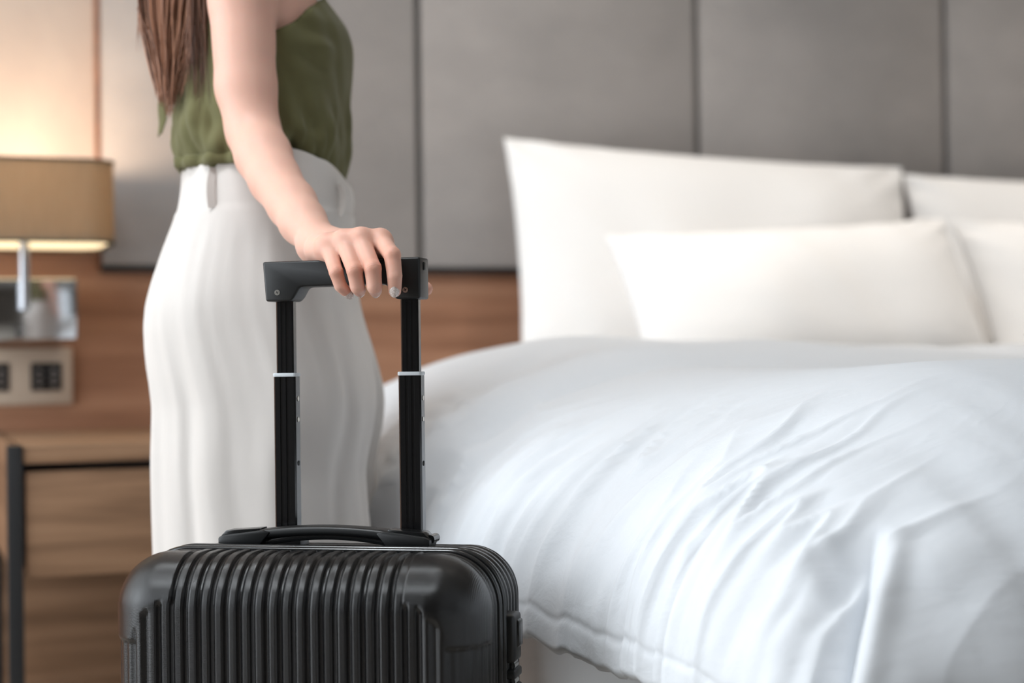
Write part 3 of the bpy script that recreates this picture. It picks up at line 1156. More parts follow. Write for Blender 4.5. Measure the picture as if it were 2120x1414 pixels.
T_TAB = [(-330, 470, 560), (-260, 430, 590), (-180, 402, 612), (-100, 388, 632), (-50, 384, 650), (0, 383, 668), (25, 384, 688), (60, 386, 712),
         (100, 386, 723), (140, 385, 721), (200, 381, 716), (250, 374, 716), (300, 372, 720), (340, 378, 712), (380, 384, 716)]
T_RY = [(0.90, 0.14), (0.99, 0.134), (1.02, 0.134), (1.07, 0.131), (1.15, 0.140), (1.22, 0.140), (1.30, 0.150), (1.36, 0.13), (1.40, 0.06)]
t_cx, t_rx, t_ry = prof(T_TAB, T_RY)

P_TAB = [(322, 388, 706), (345, 386, 722), (380, 385, 730), (420, 382, 730), (460, 373, 728), (520, 352, 730), (590, 329, 736), (640, 316, 746),
         (680, 313, 757), (720, 316, 770), (760, 321, 782), (800, 328, 792), (835, 334, 796), (880, 335, 793), (930, 335, 783), (970, 336, 778),
         (1040, 338, 784), (1100, 340, 790), (1180, 342, 793), (1400, 346, 800), (1900, 352, 806)]
P_RY = [(0.0, 0.165), (0.5, 0.165), (0.75, 0.168), (0.85, 0.165), (0.93, 0.145), (1.0, 0.124), (1.05, 0.12)]
p_cx, p_rx, p_ry = prof(P_TAB, P_RY)

# --- joints
SHO = L(486, -300, 1.862)
UA1 = L(500, 0, 1.860)
UA2 = L(509, 180, 1.855)
ELB = L(524, 272, 1.845)
FA1 = L(545, 322, 1.818)
FA2 = L(569, 372, 1.785)
FA3 = L(605, 424, 1.745)
FA4 = L(627, 460, 1.712)
WRI = L(665, 506, 1.668)
MCP = [L(787, 497, 1.606), L(746, 495, 1.602), L(712, 499, 1.606), L(679, 508, 1.613)]
PIP = [L(812, 528, 1.575), L(772, 556, 1.5715), L(734, 560, 1.574), L(696, 564, 1.584)]
DIP = [L(817, 571, 1.572), L(775, 593, 1.573), L(740, 594, 1.577), L(705, 592, 1.586)]
TIP = [L(817, 602, 1.5765), L(777, 601, 1.588), L(744, 601, 1.591), L(716, 603, 1.592)]
FR = [(0.0090, 0.0080, 0.0073, 0.0064), (0.0090, 0.0081, 0.0074, 0.0065), (0.0086, 0.0076, 0.0070, 0.0062), (0.0080, 0.0068, 0.0062, 0.0054)]
THB = [L(700, 528, 1.662), L(770, 560, 1.660), L(832, 582, 1.650), L(881, 598, 1.640)]
THR = [0.0125, 0.0100, 0.0090, 0.0072]


def axis_lines(segs):
    out = [segs[0][0]]
    for a, b, st in segs:
        n = max(1, int(math.ceil((b - a) / st)))
        out += [a + (b - a) * k / n for k in range(1, n + 1)]
    return np.array(out)


hand_pts = MCP + PIP + DIP + TIP + THB + [WRI]
hlo = [min(p[k] for p in hand_pts) - 0.022 for k in range(3)]
hhi = [max(p[k] for p in hand_pts) + 0.022 for k in range(3)]
arm_pts = [SHO, ELB, WRI]
alo = [min(p[k] for p in arm_pts) - 0.05 for k in range(3)]
ahi = [max(p[k] for p in arm_pts) + 0.05 for k in range(3)]
FINE, MED, CRS = 0.00125, 0.0042, 0.012
XS = axis_lines([(-0.30, min(alo[0], hlo[0]), CRS), (min(alo[0], hlo[0]), hlo[0], MED), (hlo[0], hhi[0], FINE), (hhi[0], max(hhi[0], 0.2) + 0.02, CRS)])
YS = axis_lines([(hlo[1] - 0.005, hlo[1], 0.005), (hlo[1], hhi[1], FINE), (hhi[1], max(ahi[1], hhi[1] + 0.01), MED),
                 (max(ahi[1], hhi[1] + 0.01), 0.30, CRS)])
ZS = axis_lines([(-0.02, hlo[2] - 0.02, CRS), (hlo[2] - 0.02, hlo[2], 0.004), (hlo[2], hhi[2], FINE), (hhi[2], 1.34, MED), (1.34, 1.66, CRS)])
SH = (len(XS), len(YS), len(ZS))
BIG = 0.05
body = np.full(SH, BIG, np.float32)


def sub(lo, hi, pad):
    sl = []
    for k, ax in enumerate((XS, YS, ZS)):
        i0 = max(0, int(np.searchsorted(ax, lo[k] - pad)) - 1)
        i1 = min(len(ax), int(np.searchsorted(ax, hi[k] + pad)) + 1)
        sl.append(slice(i0, i1))
    return tuple(sl)


def cone(sl, a, b, ra, rb, squash=None):
    x = XS[sl[0]][:, None, None].astype(np.float32) - a[0]
    y = YS[sl[1]][None, :, None].astype(np.float32) - a[1]
    z = ZS[sl[2]][None, None, :].astype(np.float32) - a[2]
    d = [b[k] - a[k] for k in range(3)]
    L2 = max(1e-12, sum(q * q for q in d))
    t = np.clip((x * d[0] + y * d[1] + z * d[2]) / L2, 0, 1)
    return np.sqrt((x - t * d[0]) ** 2 + (y - t * d[1]) ** 2 + (z - t * d[2]) ** 2) - (ra + (rb - ra) * t)


def smin(a, b, k):
    h = np.clip(0.5 + 0.5 * (b - a) / k, 0, 1)
    return b + (a - b) * h - k * h * (1 - h)


def bounds(pts, r):
    return [min(p[k] for p in pts) - r for k in range(3)], [max(p[k] for p in pts) + r for k in range(3)]


def add(field, a, b, ra, rb, k):
    lo, hi = bounds([a, b], max(ra, rb))
    sl = sub(lo, hi, 0.05 if k > 0.012 else 0.025)
    field[sl] = smin(field[sl], cone(sl, a, b, ra, rb), k)


# torso as a solid inside the blouse
slt = sub((-0.2, -0.2, 0.88), (0.25, 0.2, 1.40), 0.0)
zt_ = ZS[slt[2]]
xx = XS[slt[0]][:, None, None]
yy = YS[slt[1]][None, :, None]
INS = 0.0075 + 0.016 * (1 - sstep(1.04, 1.12, zt_))
lowb = zt_ < 1.0
rxx = np.where(lowb, np.minimum(t_rx(zt_), p_rx(zt_)), t_rx(zt_)) - INS
ryy, cxx = np.minimum(t_ry(zt_), np.where(lowb, p_ry(zt_), 1)) - INS, t_cx(zt_)
e_ = np.sqrt(((xx - cxx[None, None, :]) / rxx[None, None, :]) ** 2 + (yy / ryy[None, None, :]) ** 2)
tor = ((e_ - 1) * np.minimum(rxx, ryy)[None, None, :]).astype(np.float32)
zcap = np.maximum(ZS[slt[2]] - 1.385, 0.90 - ZS[slt[2]])[None, None, :].astype(np.float32)
body[slt] = np.minimum(body[slt], np.maximum(tor, zcap))
tcx = float(t_cx(1.33))
# neck and head
nk = Vector((tcx - 0.01, 0, 1.36))
hd = Vector((tcx + 0.02, 0, 1.53))
add(body, nk, Vector((tcx + 0.012, 0, 1.46)), 0.052, 0.048, 0.03)
add(body, hd + Vector((-0.025, 0, 0.012)), hd + Vector((0.015, 0, 0.004)), 0.078, 0.070, 0.02)
add(body, hd + Vector((0.035, 0, -0.055)), hd + Vector((0.055, 0, -0.075)), 0.040, 0.026, 0.03)
add(body, hd + Vector((0.082, 0, 0.0)), hd + Vector((0.100, 0, -0.026)), 0.008, 0.011, 0.012)
# legs and feet
for s in (-1, 1):
    hipx = float(p_cx(0.85))
    hip = Vector((hipx, s * 0.080, 0.84))
    kne = Vector((hipx + 0.015, s * 0.085, 0.46))
    ank = Vector((hipx + 0.0, s * 0.085, 0.08))
    add(body, hip, kne, 0.078, 0.050, 0.04)
    add(body, kne, ank, 0.050, 0.034, 0.03)
    add(body, ank + Vector((-0.01, 0, -0.045)), ank + Vector((0.13, 0, -0.055)), 0.034, 0.024, 0.02)
# far arm, hanging behind the torso
fs_ = Vector((SHO.x, 0.165, SHO.z))
fe_ = Vector((SHO.x + 0.01, 0.190, ELB.z + 0.02))
fw_ = Vector((SHO.x + 0.05, 0.165, ELB.z - 0.18))
add(body, Vector((SHO.x, 0.08, SHO.z + 0.015)), fs_, 0.040, 0.044, 0.03)
add(body, fs_, fe_, 0.042, 0.034, 0.02)
add(body, fe_, fw_, 0.034, 0.022, 0.02)
add(body, fw_, fw_ + Vector((0.02, 0, -0.09)), 0.022, 0.018, 0.02)
# near arm
arm = np.full(SH, BIG, np.float32)
add(arm, Vector((SHO.x, SHO.y + 0.07, SHO.z + 0.02)), SHO, 0.040, 0.043, 0.03)
ch_ = [(SHO, 0.0405), (UA1, 0.0372), (UA2, 0.0345), (ELB, 0.0305), (FA1, 0.0312), (FA2, 0.0282), (FA3, 0.0264), (FA4, 0.0245), (WRI, 0.0192)]
for (a_1, r_1), (a_2, r_2) in zip(ch_, ch_[1:]):
    add(arm, a_1, a_2, r_1 - 0.001, r_2 - 0.001, 0.008)
# palm: one bone from the wrist to each knuckle, plus the heel of the hand
for k, m_ in enumerate(MCP):
    st_ = WRI + (MCP[k] - MCP[1]) * 0.28
    add(arm, st_, m_ + Vector((0, 0.006, -0.004)), 0.0150, 0.0105, 0.010)
    add(arm, m_ + Vector((0, 0.001, 0.0008)), m_ + Vector((0, -0.001, 0.0008)), FR[k][0] + 0.0010, FR[k][0] + 0.0008, 0.008)
for k in range(3):
    add(arm, MCP[k] + Vector((0, 0.006, -0.006)), MCP[k + 1] + Vector((0, 0.006, -0.006)), 0.0095, 0.0095, 0.008)
add(arm, WRI + Vector((0.01, -0.01, -0.008)), L(690, 522, 1.628), 0.0140, 0.0105, 0.012)
add(arm, L(676, 514, 1.616), L(656, 521, 1.640), 0.0110, 0.0105, 0.008)
add(arm, WRI + Vector((0.01, -0.01, -0.006)), L(745, 522, 1.634), 0.0150, 0.0120, 0.012)
add(arm, WRI + Vector((0.006, 0, -0.004)), THB[0], 0.0150, THR[0], 0.012)
body_arm = smin(body, arm, 0.012)
del body, arm


def chain(pts, rad, bulge=None):
    lo, hi = bounds(pts, max(rad))
    sl = sub(lo, hi, 0.02)
    f = None
    for i in range(len(pts) - 1):
        c = cone(sl, pts[i], pts[i + 1], rad[i], rad[i + 1])
        f = c if f is None else smin(f, c, 0.0006)
    if bulge:
        for p, r in bulge:
            f = smin(f, cone(sl, p, p + Vector((0.0001, 0, 0)), r, r), 0.0012)
    return sl, f


final = body_arm.copy()
for k in range(4):
    pts = [MCP[k], PIP[k], DIP[k], TIP[k]]
    sl, f = chain(pts, FR[k], [(PIP[k] + Vector((0, -0.0006, 0.0004)), FR[k][1] + 0.0001)])
    final[sl] = smin(final[sl], smin(body_arm[sl], f, 0.006), 0.0016)
sl, f = chain(THB, THR)
final[sl] = np.minimum(final[sl], smin(body_arm[sl], f, 0.008))


def surface_nets(f):
    s = f < 0
    nx, ny, nz_ = f.shape
    c = s.astype(np.uint8)
    tot = (c[:-1, :-1, :-1] + c[1:, :-1, :-1] + c[:-1, 1:, :-1] + c[1:, 1:, :-1]
           + c[:-1, :-1, 1:] + c[1:, :-1, 1:] + c[:-1, 1:, 1:] + c[1:, 1:, 1:])
    act = np.argwhere((tot > 0) & (tot < 8))
    idx = np.full(tot.shape, -1, np.int32)
    idx[act[:, 0], act[:, 1], act[:, 2]] = np.arange(len(act))
    corners = [(i, j, k) for i in (0, 1) for j in (0, 1) for k in (0, 1)]
    acc = np.zeros((len(act), 3))
    cnt = np.zeros(len(act))
    def cp(q):
        i, j, k = act[:, 0] + q[0], act[:, 1] + q[1], act[:, 2] + q[2]
        return f[i, j, k].astype(np.float64), np.column_stack([XS[i], YS[j], ZS[k]])
    vals = {q: cp(q) for q in corners}
    for a in corners:
        for ax in range(3):
            if a[ax]:
                continue
            b = list(a)
            b[ax] = 1
            fa, pa = vals[a]
            fb, pb = vals[tuple(b)]
            m_ = (fa < 0) != (fb < 0)
            t = np.where(m_, fa / np.where(m_, fa - fb, 1), 0)
            acc += np.where(m_[:, None], pa + (pb - pa) * t[:, None], 0)
            cnt += m_
    V = acc / cnt[:, None]
    Q = []
    for ax in range(3):
        sa = [slice(1, -1)] * 3
        sb = [slice(1, -1)] * 3
        sa[ax] = slice(0, -1)
        sb[ax] = slice(1, None)
        ch_ = s[tuple(sa)] != s[tuple(sb)]
        e = np.argwhere(ch_)
        off = np.ones(3, int)
        off[ax] = 0
        e = e + off
        inside = s[e[:, 0], e[:, 1], e[:, 2]]
        u, v = (ax + 1) % 3, (ax + 2) % 3
        quad = []
        for du, dv in ((-1, -1), (0, -1), (0, 0), (-1, 0)):
            q = e.copy()
            q[:, u] += du
            q[:, v] += dv
            quad.append(idx[q[:, 0], q[:, 1], q[:, 2]])
        quad = np.column_stack(quad)
        quad[~inside] = quad[~inside][:, ::-1]
        Q.append(quad)
    return V, np.concatenate(Q)


BV, BQ = surface_nets(final)
del final, body_arm
# a few rounds of neighbour smoothing take the grid steps out
E = np.concatenate([BQ[:, [0, 1]], BQ[:, [1, 2]], BQ[:, [2, 3]], BQ[:, [3, 0]]])
for it in range(5):
    s_ = np.zeros_like(BV)
    c_ = np.zeros(len(BV))
    for k in range(3):
        s_[:, k] = np.bincount(E[:, 0], BV[E[:, 1], k], len(BV)) + np.bincount(E[:, 1], BV[E[:, 0], k], len(BV))
    c_ = np.bincount(E[:, 0], minlength=len(BV)) + np.bincount(E[:, 1], minlength=len(BV))
    BV = BV * 0.45 + s_ / c_[:, None] * 0.55
me = bpy.data.meshes.new('body')
me.vertices.add(len(BV))
me.vertices.foreach_set('co', BV.astype(np.float32).ravel())
me.loops.add(len(BQ) * 4)
me.loops.foreach_set('vertex_index', BQ.astype(np.int32).ravel())
me.polygons.add(len(BQ))
me.polygons.foreach_set('loop_start', np.arange(0, len(BQ) * 4, 4, dtype=np.int32))
me.update(calc_edges=True)
me.validate()
fl = np.zeros(len(BV))
for p, r, w_ in [(q, 0.010, 0.42) for q in PIP] + [(q, 0.013, 0.22) for q in MCP] + [(q, 0.010, 0.25) for q in TIP] + [(THB[3], 0.014, 0.5)] \
        + [(ELB, 0.03, 0.15)]:
    fl += w_ * np.exp(-((BV - np.array(p)) ** 2).sum(1) / r ** 2)
hc = np.array(sum((Vector(m_) for m_ in PIP), Vector()) / 4)
fl += 0.22 * np.exp(-((BV - hc) ** 2).sum(1) / 0.055 ** 2)
at = me.attributes.new('flush', 'FLOAT', 'POINT')
at.data.foreach_set('value', np.clip(fl, 0, 1).astype(np.float32))
ct, cw = np.zeros(len(BV)), np.zeros(len(BV))
for k in range(4):
    for jn, nx2, wd_, st_ in ((PIP[k], DIP[k], 0.0042, 1.0), (DIP[k], TIP[k], 0.0026, 0.5)):
        ax_ = np.array((nx2 - MCP[k]).normalized())
        rel = BV - np.array(jn)
        tt = rel @ ax_
        w_ = st_ * np.exp(-(tt / wd_) ** 2) * (np.linalg.norm(rel, axis=1) < 0.013)
        pick = w_ > cw
        ct[pick], cw[pick] = tt[pick], w_[pick]
for nm_, arr in (('crease_t', ct), ('crease_w', cw)):
    at = me.attributes.new(nm_, 'FLOAT', 'POINT')
    at.data.foreach_set('value', arr.astype(np.float32))
BODY = finish('body', me, M_SKIN, PER)

# --- fingernails
def nail_mat(name, col, col2, rough):
    return mat(name, col, rough, col2=col2, nscale=(900, 900, 900), contrast=(0.4, 0.6), spec=0.7)


M_NAILS = nail_mat('silver_glitter_polish', (226, 214, 208), (186, 170, 162), 0.15)
M_NAILC = nail_mat('clear_polish', (226, 196, 182), (214, 180, 166), 0.12)


def nail(center, along, out, ln, w, m):
    along = Vector(along).normalized()
    out = (Vector(out) - along * Vector(out).dot(along)).normalized()
    sd = along.cross(out)
    V = []
    nu, nv = 9, 9
    for s_top in (1, 0):
        for i in range(nu):
            a = -1 + 2 * i / (nu - 1)
            for j in range(nv):
                b = -1 + 2 * j / (nv - 1)
                ww = w / 2 * (1 - 0.25 * max(0, a) ** 3) * (1 - 0.15 * max(0, -a) ** 3)
                V.append(center + along * (ln / 2 * a * (1 - 0.18 * b * b)) + sd * (ww * b)
                         + out * (-0.30 * w * b * b - 0.0012 * a * a + (0.0004 if s_top else -0.0004)))
    F = grid_faces(nu, nv) + [tuple(reversed(f)) for f in grid_faces(nu, nv, nu * nv)]
    o = mesh_obj('fingernail', V, F, m, BODY)
    return o


toward = Vector((0.0, -1, 0))
nail(TIP[0] + Vector((0, -0.0069, -0.0004)), (TIP[0] - DIP[0]), toward, 0.0135, 0.0098, M_NAILS)
for k, o3 in ((1, Vector((0, -0.5, -1))), (2, Vector((0.1, -0.5, -1))), (3, Vector((0.6, -0.6, -0.8)))):
    dr_ = (TIP[k] - DIP[k]).normalized()
    oo = (o3 - dr_ * o3.dot(dr_)).normalized()
    nail(TIP[k] + oo * FR[k][3] * 0.93 + dr_ * 0.003, dr_, o3, 0.0120, 0.0088, M_NAILC if k != 3 else M_NAILS)

# --- trousers
def cloth_mat(name, col, col2, bump=0.2, sheen=0.1):
    return mat(name, col, 0.85, col2=col2, nscale=(7, 7, 4), bump=bump, bscale=(700, 700, 700), spec=0.2, sheen=sheen, bdist=0.0006)


M_TROU = cloth_mat('cream_suiting', (210, 204, 199), (203, 197, 192))
M_BLOU = cloth_mat('olive_jersey', (104, 101, 68), (95, 92, 61))

# angle 0 = front (facing direction), 90 deg = far side, 270 deg = near side
nth = 160
V = []
ztab = np.concatenate([np.linspace(0.03, 0.6, 40), np.linspace(0.6, 1.0, 120)[1:]])
zwb = L(470, 432, 1.88).z           # seam under the waistband


def trouser_pt(th, z, extra=0.0):
    c, s = math.cos(th), math.sin(th)
    rx, ry, cx = float(p_rx(z)), float(p_ry(z)), float(p_cx(z))
    ex = 2.0 / 2.35
    ux = math.copysign(abs(c) ** ex, c)
    uy = math.copysign(abs(s) ** ex, s)
    y = ry * uy
    pin = float(1 - sstep(0.62, 0.80, z)) * 0.93
    x = cx + rx * ux * (1 - pin * math.exp(-(y / 0.030) ** 2))
    d = extra
    if z < zwb:
        k = 1 - float(sstep(zwb - 0.05, zwb, z))
        d += 0.0018 * (1 - 0.5 * k) + k * (0.004 * nz(th * 3.0, z * 4.5, 1) + 0.0025 * nz(th * 8 + z * 5, z * 2.5, 4))
        # pressed crease at the front, soft fall lines on the near side
        if s < 0:
            fall = (th - math.pi) / math.pi
            for a0, w_, amp, lean in ((0.16, 0.035, 0.010, 0.10), (0.33, 0.03, -0.006, 0.05), (0.60, 0.05, 0.008, -0.18), (0.80, 0.03, -0.008, -0.22)):
                q = fall - a0 - lean * (0.85 - z)
                d += amp * math.exp(-(q / w_) ** 2) * float(1 - sstep(0.70, 0.90, z))
            # drag lines under the seat
            g1 = math.exp(-((fall - 0.10 - 0.35 * (0.80 - z)) / 0.035) ** 2) * math.exp(-((z - 0.76) / 0.05) ** 2)
            d -= 0.010 * g1
    return Vector((x + d * c, y + d * s, z))


# the top edge dips towards the front
for z in ztab:
    for k in range(nth):
        th = 2 * math.pi * k / nth
        zt2_ = 1.0
        V.append(trouser_pt(th, float(z)))
# shape the waistband's top rim: scale heights above the seam
zrim_f = L(726, 384, ZB).z
zrim_b = L(400, 338, ZB).z
zrim_n = L(612, 322, 1.88).z
V2 = []
for i, z in enumerate(ztab):
    for k in range(nth):
        v = V[i * nth + k]
        if v.z > zwb:
            fr = (v.z - zwb) / (1.0 - zwb)
            th = 2 * math.pi * k / nth
            front = max(0, math.cos(th)) ** 3
            top = (zrim_b + 0.004) * (1 - front) + zrim_f * front
            if math.sin(th) < 0 and math.cos(th) > -0.2:
                w_ = math.exp(-((th - R(300)) / R(28)) ** 2)
                top = top * (1 - w_) + max(top, zrim_n) * w_
            v = Vector((v.x, v.y, zwb + fr * (top - zwb)))
        V2.append(v)
V = V2
F = grid_faces(len(ztab), nth, 0, True)
# fold the rim inward
b0 = len(V)
tp_ = (len(ztab) - 1) * nth
for k in range(nth):
    v = V[tp_ + k]
    c = Vector((float(p_cx(1.0)), 0, v.z))
    V.append(v + (c - v) * 0.05 + Vector((0, 0, -0.001)))
for k in range(nth):
    v = V[tp_ + k]
    c = Vector((float(p_cx(1.0)), 0, v.z))
    V.append(v + (c - v) * 0.07 + Vector((0, 0, -0.03)))
for k in range(nth):
    j = (k + 1) % nth
    F.append((tp_ + k, tp_ + j, b0 + j, b0 + k))
    F.append((b0 + k, b0 + j, b0 + nth + j, b0 + nth + k))
TROU = mesh_obj('trousers', V, F, M_TROU, PER)


def loop_at(px, y0, y1):
    """belt loop: a narrow cloth strip standing off the waistband on the near side"""
    zt, zb2 = L(px, y0, 1.88).z, L(px, y1, 1.88).z
    x = L(px, (y0 + y1) / 2, 1.88).x
    pts = []
    for k in range(9):
        z = zb2 + (zt - zb2) * k / 8
        cx, rx, ry = float(p_cx(z)), float(p_rx(z)), float(p_ry(z))
        q = max(-0.97, min(0.97, (x - cx) / rx))
        y = -ry * (1 - abs(q) ** 2.35) ** (1 / 2.35)
        b = 0.003 + 0.005 * math.sin(math.pi * k / 8)
        pts.append(Vector((x + q * b, y - b * (1 - abs(q)) - 0.001, z)))
    V, F = [], []
    for p in pts:
        for dx in (-0.005, 0.005):
            for dy in (-0.001, 0.001):
                V.append(p + Vector((dx * (1 - 0.3 * abs(q)), dy - dx * q * 0.8, 0)))
    for k in range(8):
        a, b = k * 4, k * 4 + 4
        for i, j in ((0, 1), (1, 3), (3, 2), (2, 0)):
            F.append((a + i, a + j, b + j, b + i))
    return mesh_obj('belt_loop', V, F, M_TROU, TROU, smooth=False)


loop_at(446, 346, 432)
loop_at(688, 372, 440)

# --- blouse
zt0 = L(450, 342, 1.88).z
zb_tab = np.concatenate([np.linspace(0, 1, 110)])
V = []
ZTOP = 1.375
zlist = [zt0 - 0.006 + (ZTOP - zt0 + 0.006) * t for t in zb_tab]


def blouse_pt(th, z):
    c, s = math.cos(th), math.sin(th)
    hem_dip = -0.010 * max(0, c) ** 2 + 0.004 * math.exp(-((th - R(300)) / R(25)) ** 2)
    zf = 1 - sstep(zt0, zt0 + 0.10, z)
    z2 = z + hem_dip * float(zf)
    rx, ry, cx = float(t_rx(z2)), float(t_ry(z2)), float(t_cx(z2))
    d = 0.0
    low = float(zf)
    # blousing and gathers above the waistband
    t = (z - zt0) / 0.05
    if t < 1:
        d += -0.004 + 0.013 * math.sin(max(0, min(1, t + 0.15)) * math.pi * 0.55)
    else:
        d += 0.009
    d += low * (0.011 * nz(th * 4.5, z * 30, 3) + 0.008 * nz(th * 9, z * 22 + th * 4, 8))
    # diagonal tension folds from the bust down to the waist
    d += 0.008 * nz(th * 4 + z * 16, z * 5, 15) * (0.35 + 0.65 * float(1 - sstep(1.05, 1.2, z)))
    # pinched pleats at the front near the hem
    for a0, w_, amp in ((289, 4, -0.020), (303, 6, -0.024), (296, 3, 0.006)):
        d += amp * math.exp(-((math.degrees(th) - a0 + (z - zt0) * 160) / w_) ** 2) * math.exp(-((z - zt0 - 0.018) / 0.016) ** 2)
    # horizontal pulls by the armhole
    if s < 0:
        d += 0.003 * math.sin((z - 1.13) * 170 + 2 * c) * math.exp(-((z - 1.135) / 0.03) ** 2) * math.exp(-((th - R(318)) / R(20)) ** 2)
    d -= 0.0085
    ex = 2.0 / (2.0 + 0.3 * float(1 - sstep(1.02, 1.15, z)))
    ux, uy = math.copysign(abs(c) ** ex, c), math.copysign(abs(s) ** ex, s)
    return Vector((cx + (rx + d) * ux, (ry + d) * uy, z2))


nth2 = 200
for z in zlist:
    for k in range(nth2):
        V.append(blouse_pt(2 * math.pi * k / nth2, float(z)))
# armhole: an oval cut on the near side, traced on the near flank
ac = L(520, -85, 1.865)
ae = L(618, -10, 1.865)
rxa = abs(L(652, -85, 1.865).x - ac.x)
rza = abs(L(520, 72, 1.865).z - ac.z)


def in_arm(v):
    return ((v.x - ac.x) / rxa) ** 2 + ((v.z - ac.z) / rza) ** 2 < 1.0 and abs(v.y) > 0.03


F = []
for f in grid_faces(len(zlist), nth2, 0, True):
    if sum(in_arm(V[i]) for i in f) < 2:
        F.append(f)
# snap the cut edge onto the oval so that it reads as a clean binding
cnt = {}
for f in F:
    for a, b in zip(f, f[1:] + f[:1]):
        cnt[tuple(sorted((a, b)))] = cnt.get(tuple(sorted((a, b))), 0) + 1
edge = {i for e, c in cnt.items() if c == 1 for i in e}
for i in edge:
    v = V[i]
    if abs(v.y) > 0.03 and ((v.x - ac.x) / rxa) ** 2 + ((v.z - ac.z) / rza) ** 2 < 1.6:
        dx, dz = (v.x - ac.x) / rxa, (v.z - ac.z) / rza
        l_ = math.hypot(dx, dz)
        if 0.7 < l_ < 1.25:
            V[i] = Vector((ac.x + dx / l_ * rxa, v.y, ac.z + dz / l_ * rza))
BLO = mesh_obj('blouse', V, F, M_BLOU, PER)
sm = BLO.modifiers.new('thickness', 'SOLIDIFY')
sm.thickness = 0.0018
sm.offset = 1.0
# hem band turned up at the back, gathered over the trousers
V = []
n_s = 80
for i in range(n_s):
    th = R(120 + 150 * i / (n_s - 1))
    for j in range(9):
        a = 2 * math.pi * j / 9
        z = zt0 + 0.008 + 0.0075 * math.sin(a) + 0.0015 * nz(th * 6, 3)
        b = blouse_pt(th, zt0 + 0.008)
        r_ = 0.0035 + 0.0045 * math.cos(a) + 0.002 * nz(th * 9, a)
        V.append(Vector((b.x + r_ * math.cos(th), b.y + r_ * math.sin(th), z)))
mesh_obj('blouse_hem_band', V, grid_faces(n_s, 9, 0, True), M_BLOU, BLO)
# loose tie end hanging at the back
rib = [(338, 150, 14), (337, 190, 15), (335, 225, 16), (336, 255, 13), (330, 284, 7)]
V, F = [], []
for i, (x, y, w_) in enumerate(rib):
    a = L(x - w_ * 0.55, y, 2.0 + 0.004 * i)
    b = L(x + w_ * 0.6, y - 8, 1.985 + 0.004 * i)
    m2 = (a + b) / 2 + Vector((0, -0.004, 0))
    for v in (a, m2, b):
        V.append(v)
        V.append(v + Vector((0.0006, 0.0018, 0)))
for i in range(len(rib) - 1):
    a, b = i * 6, i * 6 + 6
    for p_, q_ in ((0, 2), (2, 4), (4, 5), (5, 3), (3, 1), (1, 0)):
        F.append((a + p_, a + q_, b + q_, b + p_))
mesh_obj('tie_end', V, F, M_BLOU, BLO, angle=40)

# --- hair
def hair_mat():
    t = NT('brown_hair')
    at = t.n('ShaderNodeAttribute', attribute_name='tone')
    rp = t.n('ShaderNodeValToRGB')
    e = rp.color_ramp.elements
    e[0].color = lin((58, 38, 28))
    e[1].color = lin((176, 126, 98))
    k = e.new(0.5)
    k.color = lin((122, 82, 60))
    t.l(at.outputs['Fac'], rp.inputs['Fac'])
    t.l(rp.outputs['Color'], t.b.inputs['Base Color'])
    t.b.inputs['Roughness'].default_value = 0.42
    t.b.inputs['Specular IOR Level'].default_value = 0.5
    return t.m


V, F, T = [], [], []


def strand(ctrl, r0, tone):
    global V, F, T
    pts = []
    n = 16
    cps = [ctrl[0]] + ctrl + [ctrl[-1]]
    segs = len(ctrl) - 1
    for i in range(n + 1):
        t = i / n * segs
        k = min(int(t), segs - 1)
        u = t - k
        p0, p1, p2, p3 = cps[k], cps[k + 1], cps[k + 2], cps[k + 3]
        pts.append(0.5 * ((2 * p1) + (p2 - p0) * u + (2 * p0 - 5 * p1 + 4 * p2 - p3) * u * u + (3 * p1 - p0 - 3 * p2 + p3) * u ** 3))
    rad = [r0 * (1 - (i / n) ** 3 * 0.85) for i in range(n + 1)]
    v, f = tube(pts, rad, 5, False, True, len(V))
    V += v
    F += f
    T += [tone] * len(v)


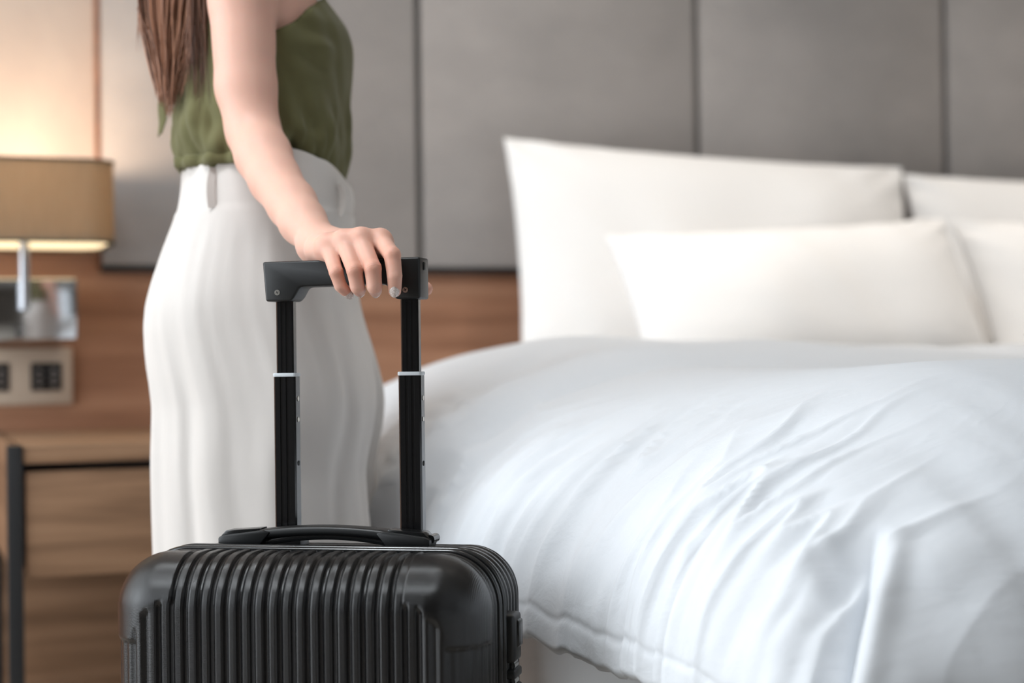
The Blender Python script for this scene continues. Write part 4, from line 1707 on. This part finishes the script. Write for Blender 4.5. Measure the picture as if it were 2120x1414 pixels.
rg = random.Random(3)
for i in range(430):                          # the main fall
    s = rg.gauss(0, 1)
    s = max(-1.7, min(1.7, s))
    dz = rg.uniform(-0.035, 0.035)
    tipy = 250 - abs(rg.gauss(0, 70)) - 22 * abs(s)
    x0 = 352 + s * 36
    Zs = 1.925 + dz
    ctrl = [L(425 + s * 38, -470, Zs + 0.03), L(x0 + 14, -150, Zs), L(x0 + rg.uniform(-5, 5), 0, Zs),
            L(352 + s * 25 + rg.uniform(-6, 6), tipy * 0.6, Zs), L(350 + s * 13 + rg.uniform(-6, 6), tipy, Zs)]
    strand(ctrl, rg.uniform(0.0007, 0.0017), min(1, max(0, 0.55 + rg.gauss(0, 0.22) - dz * 4)))
for i in range(60):                           # loose wisps on the left
    x0 = rg.uniform(288, 318)
    Zs = 1.93 + rg.uniform(-0.03, 0.03)
    e_y = rg.uniform(20, 130)
    ctrl = [L(420, -470, Zs), L(x0 + 30, -150, Zs), L(x0, 0, Zs), L(x0 + rg.uniform(-8, 6), e_y, Zs)]
    strand(ctrl, rg.uniform(0.0005, 0.0009), min(1, max(0, 0.6 + rg.gauss(0, 0.2))))
for i in range(150):                          # darker inner hair against the blouse
    x0 = rg.uniform(392, 432)
    Zs = 1.89 + rg.uniform(-0.02, 0.02)
    e_y = rg.uniform(60, 235)
    ctrl = [L(450, -470, Zs + 0.04), L(x0, -150, Zs), L(x0 - 2, 0, Zs), L(x0 - 6 + rg.uniform(-8, 16), e_y, Zs)]
    strand(ctrl, rg.uniform(0.0006, 0.0014), min(1, max(0, 0.22 + rg.gauss(0, 0.15))))
# crown: strands from the parting round the skull
for i in range(420):
    az = rg.uniform(-math.pi, math.pi)
    if abs(az) < 0.75:
        continue
    c0 = hd + Vector((-0.01, 0, 0.098))
    rr = 0.092
    ctrl = []
    for k in range(5):
        el = R(85 - 42 * k)
        ctrl.append(hd + Vector((-0.012 + rr * math.cos(el) * math.cos(az) * 1.08, rr * 0.92 * math.cos(el) * math.sin(az), 0.01 + rr * 1.05 * math.sin(el))))
    ctrl[-1] = Vector((ctrl[-2].x - 0.01, ctrl[-2].y, ctrl[-2].z - 0.10))
    strand(ctrl, 0.004, min(1, max(0, 0.45 + rg.gauss(0, 0.18))))
HAIR = mesh_obj('hair', V, F, hair_mat(), PER)
at = HAIR.data.attributes.new('tone', 'FLOAT', 'POINT')
at.data.foreach_set('value', np.array(T, np.float32))
HAIR['kind'] = 'stuff'
